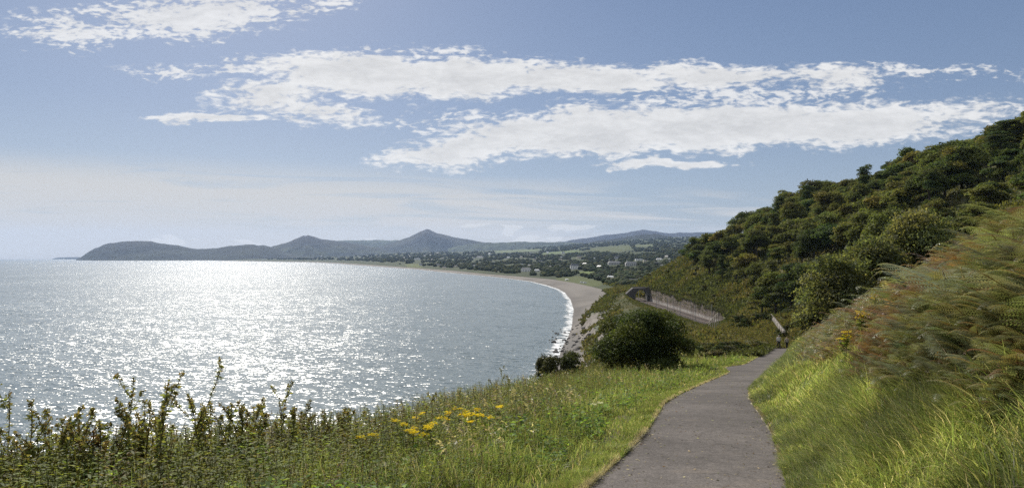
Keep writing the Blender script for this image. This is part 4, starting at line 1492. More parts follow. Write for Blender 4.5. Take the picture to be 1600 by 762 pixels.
def build_herbs():
    """rough herbs over the brow and among the grass on the seaward side"""
    r = np.random.default_rng(99)
    T = [herb_template(np.random.default_rng(300 + k), 1, 20 + 4 * k, 0.10 + 0.012 * k) for k in range(5)]
    a = Acc()
    n = 32000
    X, Y, s = sample_side(n, 4.5, 70, 3.45, 5.2, 1.35, r)
    dl = path_l(Y) - X
    den = fbm(X / 1.3, Y / 1.3, 221, 3)
    kp = view_keep(X, Y) & (dl > 0.75) & (r.random(n) < np.clip((dl - 0.6) / 2.0, 0.1, 1) * (0.25 + 1.2 * den))
    X, Y, s, dl = X[kp], Y[kp], s[kp], dl[kp]
    n = len(X)
    z, _ = ground_at(X, Y)
    brow = np.clip((4.9 - s) / 0.6, 0, 1)
    pal = [(0.072, 0.092, 0.030), (0.092, 0.105, 0.036), (0.115, 0.112, 0.046), (0.105, 0.085, 0.042), (0.12, 0.15, 0.038)]
    C = np.where((r.random(n) < brow)[:, None], pick_cols(n, pal, [4, 5, 3, 1.0, 2], 0.2, r), pick_cols(n, pal, [4, 3, 1, .4, 4], 0.2, r))
    h = (0.34 + 0.31 * brow) * r.uniform(0.6, 1.35, n)
    kk = r.integers(0, 5, n)
    for k in range(5):
        i = np.where(kk == k)[0]
        V, Fa, tc = T[k]
        scatter(a, V, Fa, np.stack([X[i], Y[i], z[i] - 0.02], 1), h[i], r.random(len(i)) * 6.28, r.random(len(i)) * 6.28, np.abs(r.normal(size=len(i))) * 0.22, C[i], tc)
    o = a.build('brow_herbs', M['herb'])
    tag(o, kind='stuff')
    # broad leaved ground cover in lush patches near the path
    a = Acc()
    n = 80000
    X, Y, s = sample_side(n, 5.0, 60, 4.05, 5.7, 1.4, r)
    dl = path_l(Y) - X
    pat = fbm(X / 1.0, Y / 1.3, 231, 3)
    kp = view_keep(X, Y) & (dl > 0.7) & (pat > 0.50)
    X, Y, pat = X[kp], Y[kp], pat[kp]
    n = len(X)
    z, _ = ground_at(X, Y)
    P = np.stack([X, Y, z + r.random(n) * np.clip((pat - 0.45) * 2.6, 0.05, 0.55)], 1)
    az = r.random(n) * 6.28
    d = np.stack([np.cos(az), np.sin(az), r.uniform(-0.2, 0.6, n)], 1)
    L = r.uniform(0.04, 0.10, n) * np.clip(0.70 + Y / 40, 0.7, 2)
    leaves(a, P, d, np.tile([0, 0, 1.0], (n, 1)) + rand_dirs(n, r) * 0.5, L, L * 0.62, pick_cols(n, [(0.07, 0.115, 0.026), (0.10, 0.155, 0.032), (0.055, 0.088, 0.026)], None, 0.2, r))
    o = a.build('broad_leaf_cover', M['herb'])
    tag(o, kind='stuff')
    # pale feathery seed heads of dry grass towards the brow
    a = Acc()
    n = 1900
    X, Y, s = sample_side(n, 7.0, 60, 3.8, 5.3, 1.2, r)
    dl = path_l(Y) - X
    den = fbm(X / 2.2, Y / 3.5, 241, 3)
    kp = view_keep(X, Y) & (dl > 1.2) & (den > 0.5)
    X, Y = X[kp], Y[kp]
    n = len(X)
    z, _ = ground_at(X, Y)
    h = r.uniform(0.5, 0.95, n)
    P = np.stack([X, Y, z], 1)
    az = math.pi * r.uniform(0.7, 1.5, n)
    bend = r.uniform(0.15, 0.5, n)
    C = pick_cols(n, [STRAW * 0.7, STRAW * 0.85, STRAW * 0.55], None, 0.12, r)
    blades(a, P, h, np.maximum(0.003, 0.0004 * Y), az, bend, C, 3)
    d = np.stack([np.cos(az), np.sin(az), np.zeros(n)], 1)
    m = 9
    t = np.repeat(r.uniform(0.72, 1.02, n * m)[:, None], 1, 1)
    Pm, dm, hm, bm_ = np.repeat(P, m, 0), np.repeat(d, m, 0), np.repeat(h, m), np.repeat(bend, m)
    c = Pm + np.array([0, 0, 1.0]) * (hm * (t[:, 0] - 0.55 * bm_ * t[:, 0] ** 2))[:, None] + dm * (hm * bm_ * t[:, 0] ** 1.8 * 0.85)[:, None]
    L = r.uniform(0.04, 0.08, n * m) * np.clip(0.8 + np.repeat(Y, m) / 40, 1, 2)
    leaves(a, c, dm * 0.7 + rand_dirs(n * m, r) * 0.6, rand_dirs(n * m, r), L, L * 0.3, np.repeat(C, m, 0) * 1.1)
    o = a.build('seeding_grass', M['grass'])
    tag(o, kind='stuff')


build_herbs()


def build_litter():
    """fallen leaves, straw and grit, mostly along the edges of the path"""
    r = np.random.default_rng(17)
    a = Acc()
    n = 2600
    Y = 4.5 * (60 / 4.5) ** r.random(n)
    pl, pr = path_l(Y), tab(Y, PY, PR)
    q = r.random(n) ** 2.6 * 0.5
    f = np.where(r.random(n) < 0.5, q, 1 - q)
    X = pl + (pr - pl) * f
    z = EYE - tab(Y, PY, PD)
    az = r.random(n) * 6.283
    d = np.stack([np.cos(az), np.sin(az), r.uniform(-0.02, 0.15, n)], 1)
    L = r.uniform(0.012, 0.05, n) * np.clip(0.7 + Y / 25, 1, 2)
    leaves(a, np.stack([X, Y, z + 0.006], 1), d, np.tile([0, 0, 1.0], (n, 1)) + rand_dirs(n, r) * 0.2, L, L * r.uniform(0.12, 0.7, n), pick_cols(n, [STRAW, STRAW * 0.7, BRN, (0.05, 0.04, 0.03), (0.10, 0.11, 0.04)], None, 0.2, r), 0.08)
    o = a.build('path_litter', M['herb'])
    tag(o, kind='stuff')


build_litter()


def frond_template(r, fine=True, np_=13):
    """bracken frond, unit blade length: stalk, then a blade arching over towards +y"""
    a = Acc()
    t = np.linspace(0, 1, 9)
    arch = r.uniform(0.75, 1.15)
    cy_ = t * 0.95 + 0.05 * np.sin(t * 3.1)
    cz = 0.55 + r.uniform(0.34, 0.6) * np.sin(t * 1.7 * arch) - r.uniform(0.12, 0.40) * t ** 2.2
    spine = np.stack([r.normal() * 0.05 * t ** 2, cy_, cz], 1)
    stalk = np.array([[0, -0.22, -0.05], [0, -0.16, 0.22], [0, -0.08, 0.42]])
    a.tube(np.concatenate([stalk, spine]), np.linspace(0.014, 0.003, 12), (1.5, 1.1, 0.7), 3)
    tt = np.linspace(0.02, 0.97, np_)
    c = np.stack([np.interp(tt, t, spine[:, k]) for k in range(3)], 1)
    tan = np.stack([np.interp(tt, t, np.gradient(spine[:, k], t)) for k in range(3)], 1)
    tan /= np.linalg.norm(tan, axis=1, keepdims=True)
    for sgn in (-1, 1):
        side = np.tile([sgn * 1.0, 0, 0], (np_, 1))
        d = side * 0.93 + tan * 0.42 + np.array([0, 0, -0.14])
        d /= np.linalg.norm(d, axis=1, keepdims=True)
        L = 0.40 * (1 - tt) ** 0.85 * (0.85 + 0.15 * np.minimum(1, tt * 8)) * r.uniform(0.88, 1.08, np_) + 0.03
        nrm = np.cross(side, tan) * sgn
        if fine:
            for j in range(8):
                f = (j + 0.5) / 8
                droop = np.array([0, 0, -0.10 * f * f])
                b = c + d * (L * f)[:, None] + droop * L[:, None]
                for s2 in (-1, 1):
                    dd = tan * s2 * 0.85 + d * 0.6
                    ll = L * 0.26 * (1 - f) ** 0.6 + 0.012
                    leaves(a, b, dd, nrm + rand_dirs(np_, r) * 0.12, ll, ll * 0.33, np.ones((np_, 3)) * r.uniform(0.85, 1.12, (np_, 1)), 0.12)
        else:
            for f0, f1, wd in ((0, 0.6, 0.26), (0.45, 1.05, 0.17)):
                b = c + d * (L * f0)[:, None]
                leaves(a, b, d + rand_dirs(np_, r) * 0.12, nrm + rand_dirs(np_, r) * 0.25, L * (f1 - f0), L * wd, np.ones((np_, 3)) * r.uniform(0.85, 1.12, (np_, 1)), 0.1)
    return np.concatenate(a.V), np.concatenate(a.F), np.concatenate(a.C)


FGREEN = [(0.115, 0.128, 0.066), (0.145, 0.156, 0.092), (0.092, 0.105, 0.052), (0.160, 0.152, 0.070)]
FBROWN = [(0.150, 0.098, 0.052), (0.118, 0.080, 0.046), (0.175, 0.130, 0.064), (0.17, 0.15, 0.065)]


def build_bracken():
    r = np.random.default_rng(123)
    Tf = [frond_template(np.random.default_rng(400 + k), True) for k in range(4)]
    Tm = [frond_template(np.random.default_rng(420 + k), False, 10) for k in range(4)]
    a = Acc()
    n = 62000
    X, Y, s = sample_side(n, 4.6, 85, 8.3, 11.4, 1.2, r)
    den = fbm(X / 1.5, Y / 2.0, 251, 3)
    lowlim = fern_edge(X, Y)
    kp = view_keep(X, Y, 160) & (s > lowlim)
    X, Y, s, den = X[kp], Y[kp], s[kp], den[kp]
    n = len(X)
    z, _ = ground_at(X, Y)
    hue = fbm(X / 1.5, Y / 2.4, 253, 3) + 0.07 * np.clip((10.0 - s), -1, 1)
    isb = r.random(n) < np.clip((hue - 0.33) * 3.3, 0.22, 0.88)
    C = np.where(isb[:, None], pick_cols(n, FBROWN, [3, 3, 1.5, 1], 0.2, r), pick_cols(n, FGREEN, [3, 3, 3, 1.4], 0.15, r))
    sc = r.uniform(0.24, 0.55, n) * np.where(r.random(n) < 0.06, 1.35, 0.95) * np.where(isb, 0.85, 1.0) * (0.8 + 0.4 * den) * np.clip(0.55 + (s - lowlim[kp]) * 0.9, 0.55, 1)
    az = np.where(r.random(n) < 0.6, r.random(n) * 6.283, 2.5 + 0.9 * r.normal(size=n))     # fronds lean out of the bank
    tdir, tl = r.random(n) * 6.28, np.abs(r.normal(size=n)) * 0.42
    near = Y < 12
    kk = r.integers(0, 4, n)
    for k in range(4):
        for T, msk in ((Tf, near), (Tm, ~near)):
            i = np.where((kk == k) & msk)[0]
            if len(i) == 0:
                continue
            V, Fa, tc = T[k]
            scatter(a, V, Fa, np.stack([X[i], Y[i], z[i] - 0.05], 1), sc[i], az[i], tdir[i], tl[i], C[i], tc)
    o = a.build('bracken', M['fern'])
    tag(o, kind='stuff')
    print('bracken', n, o.data.polygons.__len__())
    # dead stalks and withered leaves under the fronds
    a = Acc()
    n = 24000
    X, Y, s = sample_side(n, 5.0, 60, 8.6, 11.2, 1.4, r)
    kp = view_keep(X, Y) & (r.random(n) < 0.25 + fbm(X / 1.3, Y / 1.3, 261, 3))
    X, Y = X[kp], Y[kp]
    n = len(X)
    z, _ = ground_at(X, Y)
    blades(a, np.stack([X, Y, z], 1), r.uniform(0.15, 0.5, n), np.maximum(0.006, 0.0007 * Y) * r.uniform(0.7, 1.6, n), r.random(n) * 6.28, r.uniform(0.1, 1.0, n),
           pick_cols(n, [(0.14, 0.085, 0.04), (0.09, 0.055, 0.03), (0.20, 0.14, 0.06), (0.11, 0.11, 0.04)], None, 0.2, r), 2)
    o = a.build('dead_stalks', M['fern'])
    tag(o, kind='stuff')
    return Tf


TFERN = build_bracken()


def fern_plant(px, py_base, Y, scs, azs, label, col):
    X = (px - 800) / F * Y
    root = empty('bracken_plant', (X, Y, G(X, Y)))
    r = np.random.default_rng(int(px))
    V, Fa, tc = TFERN[0]
    for sc, az in zip(scs, azs):
        a = Acc()
        T = TFERN[r.integers(0, 4)]
        scatter(a, T[0], T[1], np.zeros((1, 3)), sc, np.array([az]), np.array([az + 1.57]), np.array([0.25]), np.array([col]) * r.uniform(0.9, 1.1), T[2])
        a.build('frond', M['fern'], root)
    tag(root, label, 'fern')


fern_plant(1585, 0, 8.4, [0.66, 0.6, 0.55, 0.5], [1.75, 2.5, 1.2, 3.3], 'large pale grey green bracken with long arching fronds on the lower bank', (0.17, 0.20, 0.09))
fern_plant(1500, 0, 9.6, [0.48, 0.42, 0.4], [2.6, 1.6, 0.8], 'mid sized green bracken below the large pale arching one', (0.12, 0.14, 0.055))
fern_plant(1592, 0, 11.5, [0.42, 0.4, 0.36], [2.0, 2.9, 1.2], 'golden yellow bracken turning near the top of the bank', (0.34, 0.21, 0.06))


def tall_weed(px, tip, Y, seed, label, dark=False):
    X = (px - 800) / F * Y
    z = G(X, Y)
    H = max(0.5, EYE - (tip - 402) / F * Y - z)
    r = np.random.default_rng(seed)
    root = empty('tall_weed', (X, Y, z))
    a, b, c = Acc(), Acc(), Acc()
    bx, by = r.normal(size=2) * 0.17 * H
    t = np.linspace(0, 1, 10)
    pts = np.stack([bx * t ** 1.7 + 0.012 * np.sin(t * 9), by * t ** 1.7, t * H - 0.03], 1)
    scol = (0.060, 0.040, 0.026) if dark else (0.085, 0.075, 0.034)
    a.tube(pts, np.linspace(0.009, 0.003, 10), scol, 5)
    shoots = [pts]
    for k in range(4 if not dark else 6):
        f = r.uniform(0.35, 0.9)
        p0 = np.array([np.interp(f, t, pts[:, j]) for j in range(3)])
        an = r.random() * 6.28
        L = H * r.uniform(0.10, 0.26)
        p1 = p0 + np.array([math.cos(an) * L * 0.55, math.sin(an) * L * 0.55, L * 0.85])
        sp = smooth_curve([p0, (p0 + p1) / 2 + np.array([math.cos(an), math.sin(an), -0.3]) * 0.05 * L, p1], 5)
        a.tube(sp, np.linspace(0.005, 0.002, 5), scol, 4)
        shoots.append(sp)
    a.build('stem', M['herb'], root)
    for sp in shoots:
        L = np.linalg.norm(sp[-1] - sp[0])
        n = int(max(8, L * (22 if dark else 75)))
        f = r.uniform(0.10, 1.0, n)
        tt = np.linspace(0, 1, len(sp))
        p = np.stack([np.interp(f, tt, sp[:, j]) for j in range(3)], 1)
        an = r.random(n) * 6.28
        d = np.stack([np.cos(an), np.sin(an), r.uniform(-0.5, 0.6, n)], 1)
        s = r.uniform(0.03, 0.085, n) * (1.25 - 0.75 * f)
        pal = [(0.060, 0.042, 0.026), (0.05, 0.04, 0.025)] if dark else [(0.090, 0.108, 0.036), (0.075, 0.088, 0.034), (0.12, 0.12, 0.044), (0.10, 0.115, 0.042)]
        leaves(b, p, d, rand_dirs(n, r) + np.array([0, 0, 0.6]), s, s * 0.48, pick_cols(n, pal, None, 0.2, r))
        m = int(26 + 22 * L / H)
        f = 1 - r.random(m) ** 1.6 * 0.22
        p = np.stack([np.interp(f, tt, sp[:, j]) for j in range(3)], 1) + r.normal(size=(m, 3)) * (0.022 if dark else 0.011)
        s = r.uniform(0.014, 0.032, m) * (1.3 if dark else 1)
        c = Acc()
        leaves(c, p, rand_dirs(m, r) + np.array([0, 0, 0.5]), rand_dirs(m, r), s, s * 0.8, pick_cols(m, [(0.055, 0.034, 0.022), (0.08, 0.055, 0.03)] if dark else [(0.10, 0.080, 0.040), (0.085, 0.085, 0.036)], None, 0.2, r))
        c.build('seed_head', M['herb'], root)
    b.build('foliage', M['herb'], root)
    tag(root, label, 'weed', None if dark else 'tall weeds along the brow')


weeds = [(15, 608, 6.6), (45, 632, 6.9), (99, 632, 7.0), (195, 584, 7.4), (212, 628, 7.0), (240, 588, 7.2), (250, 628, 6.8), (274, 610, 7.6), (294, 578, 7.8), (322, 603, 7.4), (341, 624, 7.8),
         (386, 634, 8.2), (372, 645, 8.0), (397, 618, 8.4), (429, 603, 8.6), (445, 622, 8.3), (470, 648, 9.0), (536, 633, 9.8), (552, 640, 10.2), (575, 650, 10.6), (512, 660, 9.5), (655, 618, 14.0), (712, 608, 17.5),
         (668, 628, 14.5), (789, 572, 25.0), (796, 582, 24.0), (775, 590, 23.0), (165, 655, 6.9), (75, 655, 6.6), (128, 650, 6.8), (620, 640, 12.5), (305, 640, 7.2), (415, 650, 8.1), (226, 650, 7.3)]
wr = np.random.default_rng(5)
for _k in range(52):
    q = wr.uniform(0, 560) if _k < 30 else wr.choice([wr.uniform(0, 190), wr.uniform(450, 560)])
    weeds.append((q, float(np.interp(q, [0, 100, 300, 450, 560], [652, 655, 622, 632, 655]) + wr.uniform(-6, 26)), float(np.interp(q, [0, 300, 560], [6.5, 7.6, 10.2]) + wr.uniform(-0.4, 0.3))))
for i, (px, tip, Y) in enumerate(weeds):
    tall_weed(px, tip, Y, 700 + i, 'tall leafy weed stalk with small brown seed heads rising against the sea')
tall_weed(140, 668, 6.7, 760, 'dead dark brown weed with clustered seed heads on bare stems before the water', True)


def ragwort(px, py, Y, seed, n_head, label, group=None):
    """px, py: photo position of the flower cluster"""
    X = (px - 800) / F * Y
    z = G(X, Y)
    H = min(1.3, max(0.62, EYE - (py - 402) / F * Y - z + 0.04))
    r = np.random.default_rng(seed)
    root = empty('ragwort', (X, Y, z + 0.02))
    a, b, c = Acc(), Acc(), Acc()
    for k in range(n_head):
        an, q = r.random() * 6.28, r.uniform(0.0, 0.20)
        top = np.array([math.cos(an) * q, math.sin(an) * q, H * r.uniform(0.82, 1.02)])
        sp = smooth_curve([(0, 0, -0.02), (top[0] * 0.3, top[1] * 0.3, H * 0.5), top], 7)
        a.tube(sp, np.linspace(0.006, 0.003, 7), (0.08, 0.085, 0.03), 4)
        m = 18
        f = r.uniform(0.1, 0.92, m)
        p = np.stack([np.interp(f, np.linspace(0, 1, 7), sp[:, j]) for j in range(3)], 1)
        an2 = r.random(m) * 6.28
        s = r.uniform(0.05, 0.12, m)
        leaves(b, p, np.stack([np.cos(an2), np.sin(an2), r.uniform(-0.2, 0.6, m)], 1), rand_dirs(m, r) + np.array([0, 0, 1.0]), s, s * 0.45, pick_cols(m, [(0.08, 0.10, 0.03), (0.06, 0.08, 0.026)], None, 0.2, r))
        # flat-topped head of small daisies: each a ring of rays
        nf = 26
        c = Acc()
        an3, q3 = r.random(nf) * 6.28, np.sqrt(r.random(nf)) * (0.085 if group is None else 0.060)
        fc = top + np.stack([np.cos(an3) * q3, np.sin(an3) * q3, r.normal(size=nf) * 0.010 + 0.012], 1)
        for j in range(7):
            aa = j * 0.8976 + r.random(nf)
            leaves(c, fc, np.stack([np.cos(aa), np.sin(aa), np.full(nf, 0.25)], 1), np.tile([0, 0, 1.0], (nf, 1)), 0.017, 0.012, pick_cols(nf, [(0.84, 0.68, 0.03), (0.80, 0.60, 0.02)], None, 0.08, r), 0.05)
        c.build('flower_head', M['petal'], root)
    a.build('stem', M['herb'], root)
    b.build('foliage', M['herb'], root)
    tag(root, label, 'wildflower', group)


rag = [(700, 660, 11.0), (715, 662, 11.2), (690, 672, 10.8), (755, 655, 11.6), (772, 664, 11.4), (728, 668, 10.8), (732, 676, 10.6), (742, 695, 9.8), (725, 654, 11.8), (655, 694, 9.4), (636, 706, 9.0), (645, 713, 8.8),
       (678, 722, 8.6), (646, 729, 8.4), (652, 676, 10.4), (765, 686, 10.2), (676, 706, 9.0), (562, 734, 8.0)]
for i, (px, py, Y) in enumerate(rag):
    ragwort(px, py, Y, 800 + i, 2, 'yellow ragwort in flower among the grass between path and sea', 'yellow ragwort by the path')
ragwort(1368, 550, 14.2, 830, 4, 'yellow ragwort highest on the bank, set apart from two others below it')
ragwort(1345, 574, 12.6, 831, 7, 'yellow ragwort with the most flower heads, middle one on the bracken bank')
ragwort(1322, 606, 11.8, 832, 4, 'yellow ragwort lowest on the bank just above the long grass')


def hogweed(px, py, Y, seed, label, group):
    X = (px - 800) / F * Y
    z = G(X, Y)
    H = min(0.8, max(0.25, EYE - (py - 402) / F * Y - z))
    r = np.random.default_rng(seed)
    root = empty('hogweed', (X, Y, z))
    a, b, c = Acc(), Acc(), Acc()
    sp = smooth_curve([(0, 0, -0.02), (0.02, 0.01, H * 0.5), (0.03, 0, H)], 6)
    a.tube(sp, np.linspace(0.008, 0.004, 6), (0.10, 0.12, 0.04), 5)
    for k in range(9):
        an = k * 0.698
        e = sp[-1] + np.array([math.cos(an) * 0.05, math.sin(an) * 0.05, 0.04])
        a.tube(smooth_curve([sp[-1], e], 3), 0.0016, (0.10, 0.12, 0.04), 3)
        m = 26
        p = e + r.normal(size=(m, 3)) * np.array([0.015, 0.015, 0.004])
        leaves(c, p, rand_dirs(m, r), np.tile([0, 0, 1.0], (m, 1)) + rand_dirs(m, r) * 0.3, 0.013, 0.012, pick_cols(m, [(0.78, 0.78, 0.74)], None, 0.06, r), 0.05)
    for k in range(5):
        an = r.random() * 6.28
        base = sp[1 + k % 3]
        m = 9
        f = np.linspace(0.2, 1, m)
        dirv = np.array([math.cos(an), math.sin(an), 0.35])
        p = base + dirv * (f * 0.28)[:, None]
        sd = np.where(np.arange(m) % 2 == 0, 1, -1)
        d = dirv * 0.6 + np.stack([-math.sin(an) * sd, math.cos(an) * sd, np.zeros(m)], 1)
        leaves(b, p, d, np.tile([0, 0, 1.0], (m, 1)), 0.13, 0.09, pick_cols(m, [(0.12, 0.19, 0.04)], None, 0.12, r), 0.1)
    a.build('stem', M['herb'], root)
    b.build('leaf_rosette', M['herb'], root)
    c.build('flower_umbel', M['petal'], root)
    tag(root, label, 'wildflower', group)


for i, (px, py, Y) in enumerate([(592, 741, 7.9), (605, 737, 8.0), (634, 738, 8.2), (776, 706, 9.6), (925, 643, 14.6), (935, 641, 15.0), (826, 672, 11.8)]):
    hogweed(px, py, Y, 850 + i, 'white flowered hogweed with bright broad leaves in the verge', 'white flowers in the verge')

# ------------------------------------------------------------------ railway, wall, bridge
PEN = Matrix.Identity(4)


def bm_box(bm, x0, x1, y0, y1, z0, z1):
    v = [bm.verts.new((x, y, z)) for z in (z0, z1) for y in (y0, y1) for x in (x0, x1)]
    for f in ((0, 2, 3, 1), (4, 5, 7, 6), (0, 1, 5, 4), (2, 6, 7, 3), (0, 4, 6, 2), (1, 3, 7, 5)):
        bm.faces.new([v[i] for i in f])
    return bm


def bm_obj(name, bm, mat, parent=None, smooth=False):
    bmesh.ops.recalc_face_normals(bm, faces=bm.faces)
    me = bpy.data.meshes.new(name)
    bm.to_mesh(me)
    bm.free()
    me.materials.append(mat)
    if smooth:
        for p in me.polygons:
            p.use_smooth = True
    return link(bpy.data.objects.new(name, me), parent)


def build_railway():
    # retaining wall along the landward side of the line
    ys = np.linspace(281.3, 438.0, 110)
    top = np.interp(ys, [281, 340, 400, 440], [23.7, 24.7, 25.6, 26.2]) + (fbm(ys / 7.0, ys * 0, 9, 3) - 0.5) * 0.7
    root = empty('retaining_wall', (86.2, 360.0, 18.0))
    zs = np.linspace(0, 1, 9)
    V, A = [], []
    for y, t in zip(ys, top):
        for xx in (85.7, 86.35):
            for q in zs:
                V.append((xx + 0.35 * q * (xx < 86) - 86.2, y - 360.0, (17.7 + (t - 17.7) * q) - 18.0))
                A.append(q)
    n, m = len(ys), len(zs)
    idx = np.arange(n * 2 * m).reshape(n, 2, m)
    Q = []
    for i in range(n - 1):
        for j in range(m - 1):
            Q.append((idx[i, 0, j], idx[i + 1, 0, j], idx[i + 1, 0, j + 1], idx[i, 0, j + 1]))
            Q.append((idx[i, 1, j], idx[i, 1, j + 1], idx[i + 1, 1, j + 1], idx[i + 1, 1, j]))
        Q.append((idx[i, 0, -1], idx[i + 1, 0, -1], idx[i + 1, 1, -1], idx[i, 1, -1]))
    for i in (0, n - 1):
        for j in range(m - 1):
            Q.append((idx[i, 0, j], idx[i, 0, j + 1], idx[i, 1, j + 1], idx[i, 1, j]))
    mesh_np('wall_face', V, Q, M['wall_stone'], None, root, attrs={'across': A})
    # ivy and grass hanging over the top
    r = np.random.default_rng(71)
    a = Acc()
    n = 5200
    y = r.uniform(281.5, 437.5, n)
    hang = np.clip(fbm(y / 6.0, y * 0, 72, 4) * 2.2 - 0.55, 0.04, 1.3)
    t = np.interp(y, ys, top)
    dz = r.random(n) ** 1.5 * hang * 2.6
    P = np.stack([85.98 - 0.35 * dz / 7 - 0.12 * r.random(n) - 86.2, y - 360, t - dz + 0.25 - 18.0], 1)
    leaves(a, P, rand_dirs(n, r) + np.array([-0.6, 0, -0.2]), rand_dirs(n, r) + np.array([-0.8, 0, 0.4]), r.uniform(0.35, 0.8, n), r.uniform(0.25, 0.5, n), pick_cols(n, [(0.05, 0.06, 0.026), (0.07, 0.074, 0.032), (0.09, 0.08, 0.04)], None, 0.2, r))
    a.build('ivy', M['bush'], root)
    tag(root, 'long brown stone retaining wall with a whitened foot beside the railway', 'wall')

    # two tracks
    for k, (xc, lab) in enumerate(((79.0, 'railway track nearer the sea, rusty rails on ballast'), (83.0, 'railway track at the foot of the stone wall'))):
        y0, y1 = 282.0, 470.0
        root = empty('railway_track', (xc, y0, 18.02))
        bm = bmesh.new()
        for y in np.arange(0.4, y1 - y0, 0.75):
            bm_box(bm, -1.3, 1.3, y - 0.13, y + 0.13, 0.0, 0.16)
        bm_obj('sleepers', bm, M['sleeper'], root)
        for sx in (-0.8, 0.8):
            bm = bmesh.new()
            bm_box(bm, sx - 0.07, sx + 0.07, 0, y1 - y0, 0.163, 0.19)
            bm_box(bm, sx - 0.012, sx + 0.012, 0, y1 - y0, 0.19, 0.29)
            bm_box(bm, sx - 0.035, sx + 0.035, 0, y1 - y0, 0.29, 0.33)
            bm_obj('rail', bm, M['steel'], root)
        tag(root, lab, 'railway track')
    # overbridge
    Y0, Y1 = 439.0, 445.0
    root = empty('arch_bridge', (80.5, 442.0, 18.0))
    prof = [(71.2, 17.0), (71.2, 22.3), (75.6, 26.0), (87.1, 26.3), (87.1, 17.0), (84.3, 17.0)]
    for k in range(15):
        an = math.pi * k / 14
        prof.append((80.7 + 3.6 * math.cos(an), 20.9 + 3.9 * math.sin(an)))
    prof.append((77.1, 17.0))
    bm = bmesh.new()
    f0 = bm.faces.new([bm.verts.new((x - 80.5, Y0 - 442, z - 18)) for x, z in prof])
    ex = bmesh.ops.extrude_face_region(bm, geom=[f0])
    bmesh.ops.translate(bm, verts=[e for e in ex['geom'] if isinstance(e, bmesh.types.BMVert)], vec=(0, Y1 - Y0, 0))
    bmesh.ops.triangulate(bm, faces=[f for f in bm.faces if len(f.verts) > 4])
    bm_obj('arch_wall', bm, M['bridge_stone'], root)
    bm = bmesh.new()
    bm_box(bm, -5.0, 6.75, -3.15, -2.7, 8.32, 8.62)
    bm_box(bm, -5.0, 6.75, 2.7, 3.15, 8.32, 8.62)
    bm_obj('coping', bm, M['bridge_stone'], root)
    bm = bmesh.new()
    nseg = 18
    for k in range(nseg):
        a0, a1 = math.pi * k / nseg + 0.012, math.pi * (k + 1) / nseg - 0.012
        vs = []
        for yy in (-3.12, -2.9):
            for (a, rr, rz) in ((a0, 3.62, 3.92), (a1, 3.62, 3.92), (a1, 4.2, 4.5), (a0, 4.2, 4.5)):
                vs.append(bm.verts.new((0.2 + rr * math.cos(a), yy, 2.9 + rz * math.sin(a))))
        for f in ((0, 1, 2, 3), (4, 7, 6, 5), (0, 4, 5, 1), (1, 5, 6, 2), (2, 6, 7, 3), (3, 7, 4, 0)):
            bm.faces.new([vs[i] for i in f])
    bm_obj('arch_ring', bm, M['bridge_stone'], root)
    tag(root, 'dark stone arch bridge over the railway on the headland', 'bridge')

    # masts for the overhead wires
    proto = None
    spots = [(75.9, y) for y in (292, 318, 344, 370, 396, 422)] + [(85.2, y) for y in (300, 335, 372, 410)]
    for x, y in spots:
        sgn = 1 if x < 80 else -1
        if proto is None:
            proto = empty('railway_mast', (x, y, 17.9))
            bm = bmesh.new()
            bm_box(bm, -0.10, 0.10, -0.10, 0.10, 0, 7.2)
            bm_obj('post', bm, M['galv'], proto)
            bm = bmesh.new()
            bm_box(bm, 0.103, 2.9, -0.04, 0.04, 6.1, 6.18)
            bm_box(bm, 0.103, 2.6, -0.03, 0.03, 6.75, 6.81)
            bm_obj('bracket', bm, M['galv'], proto)
            o = proto
            tag(o, 'grey steel mast with bracket arm beside the railway', 'mast', 'masts along the railway')
        else:
            o = copy_thing(proto, (x, y, 17.9), 0 if sgn > 0 else math.pi, (1, 1, 1), 'railway_mast', 'grey steel mast with bracket arm beside the railway', 'mast', 'masts along the railway')


build_railway()


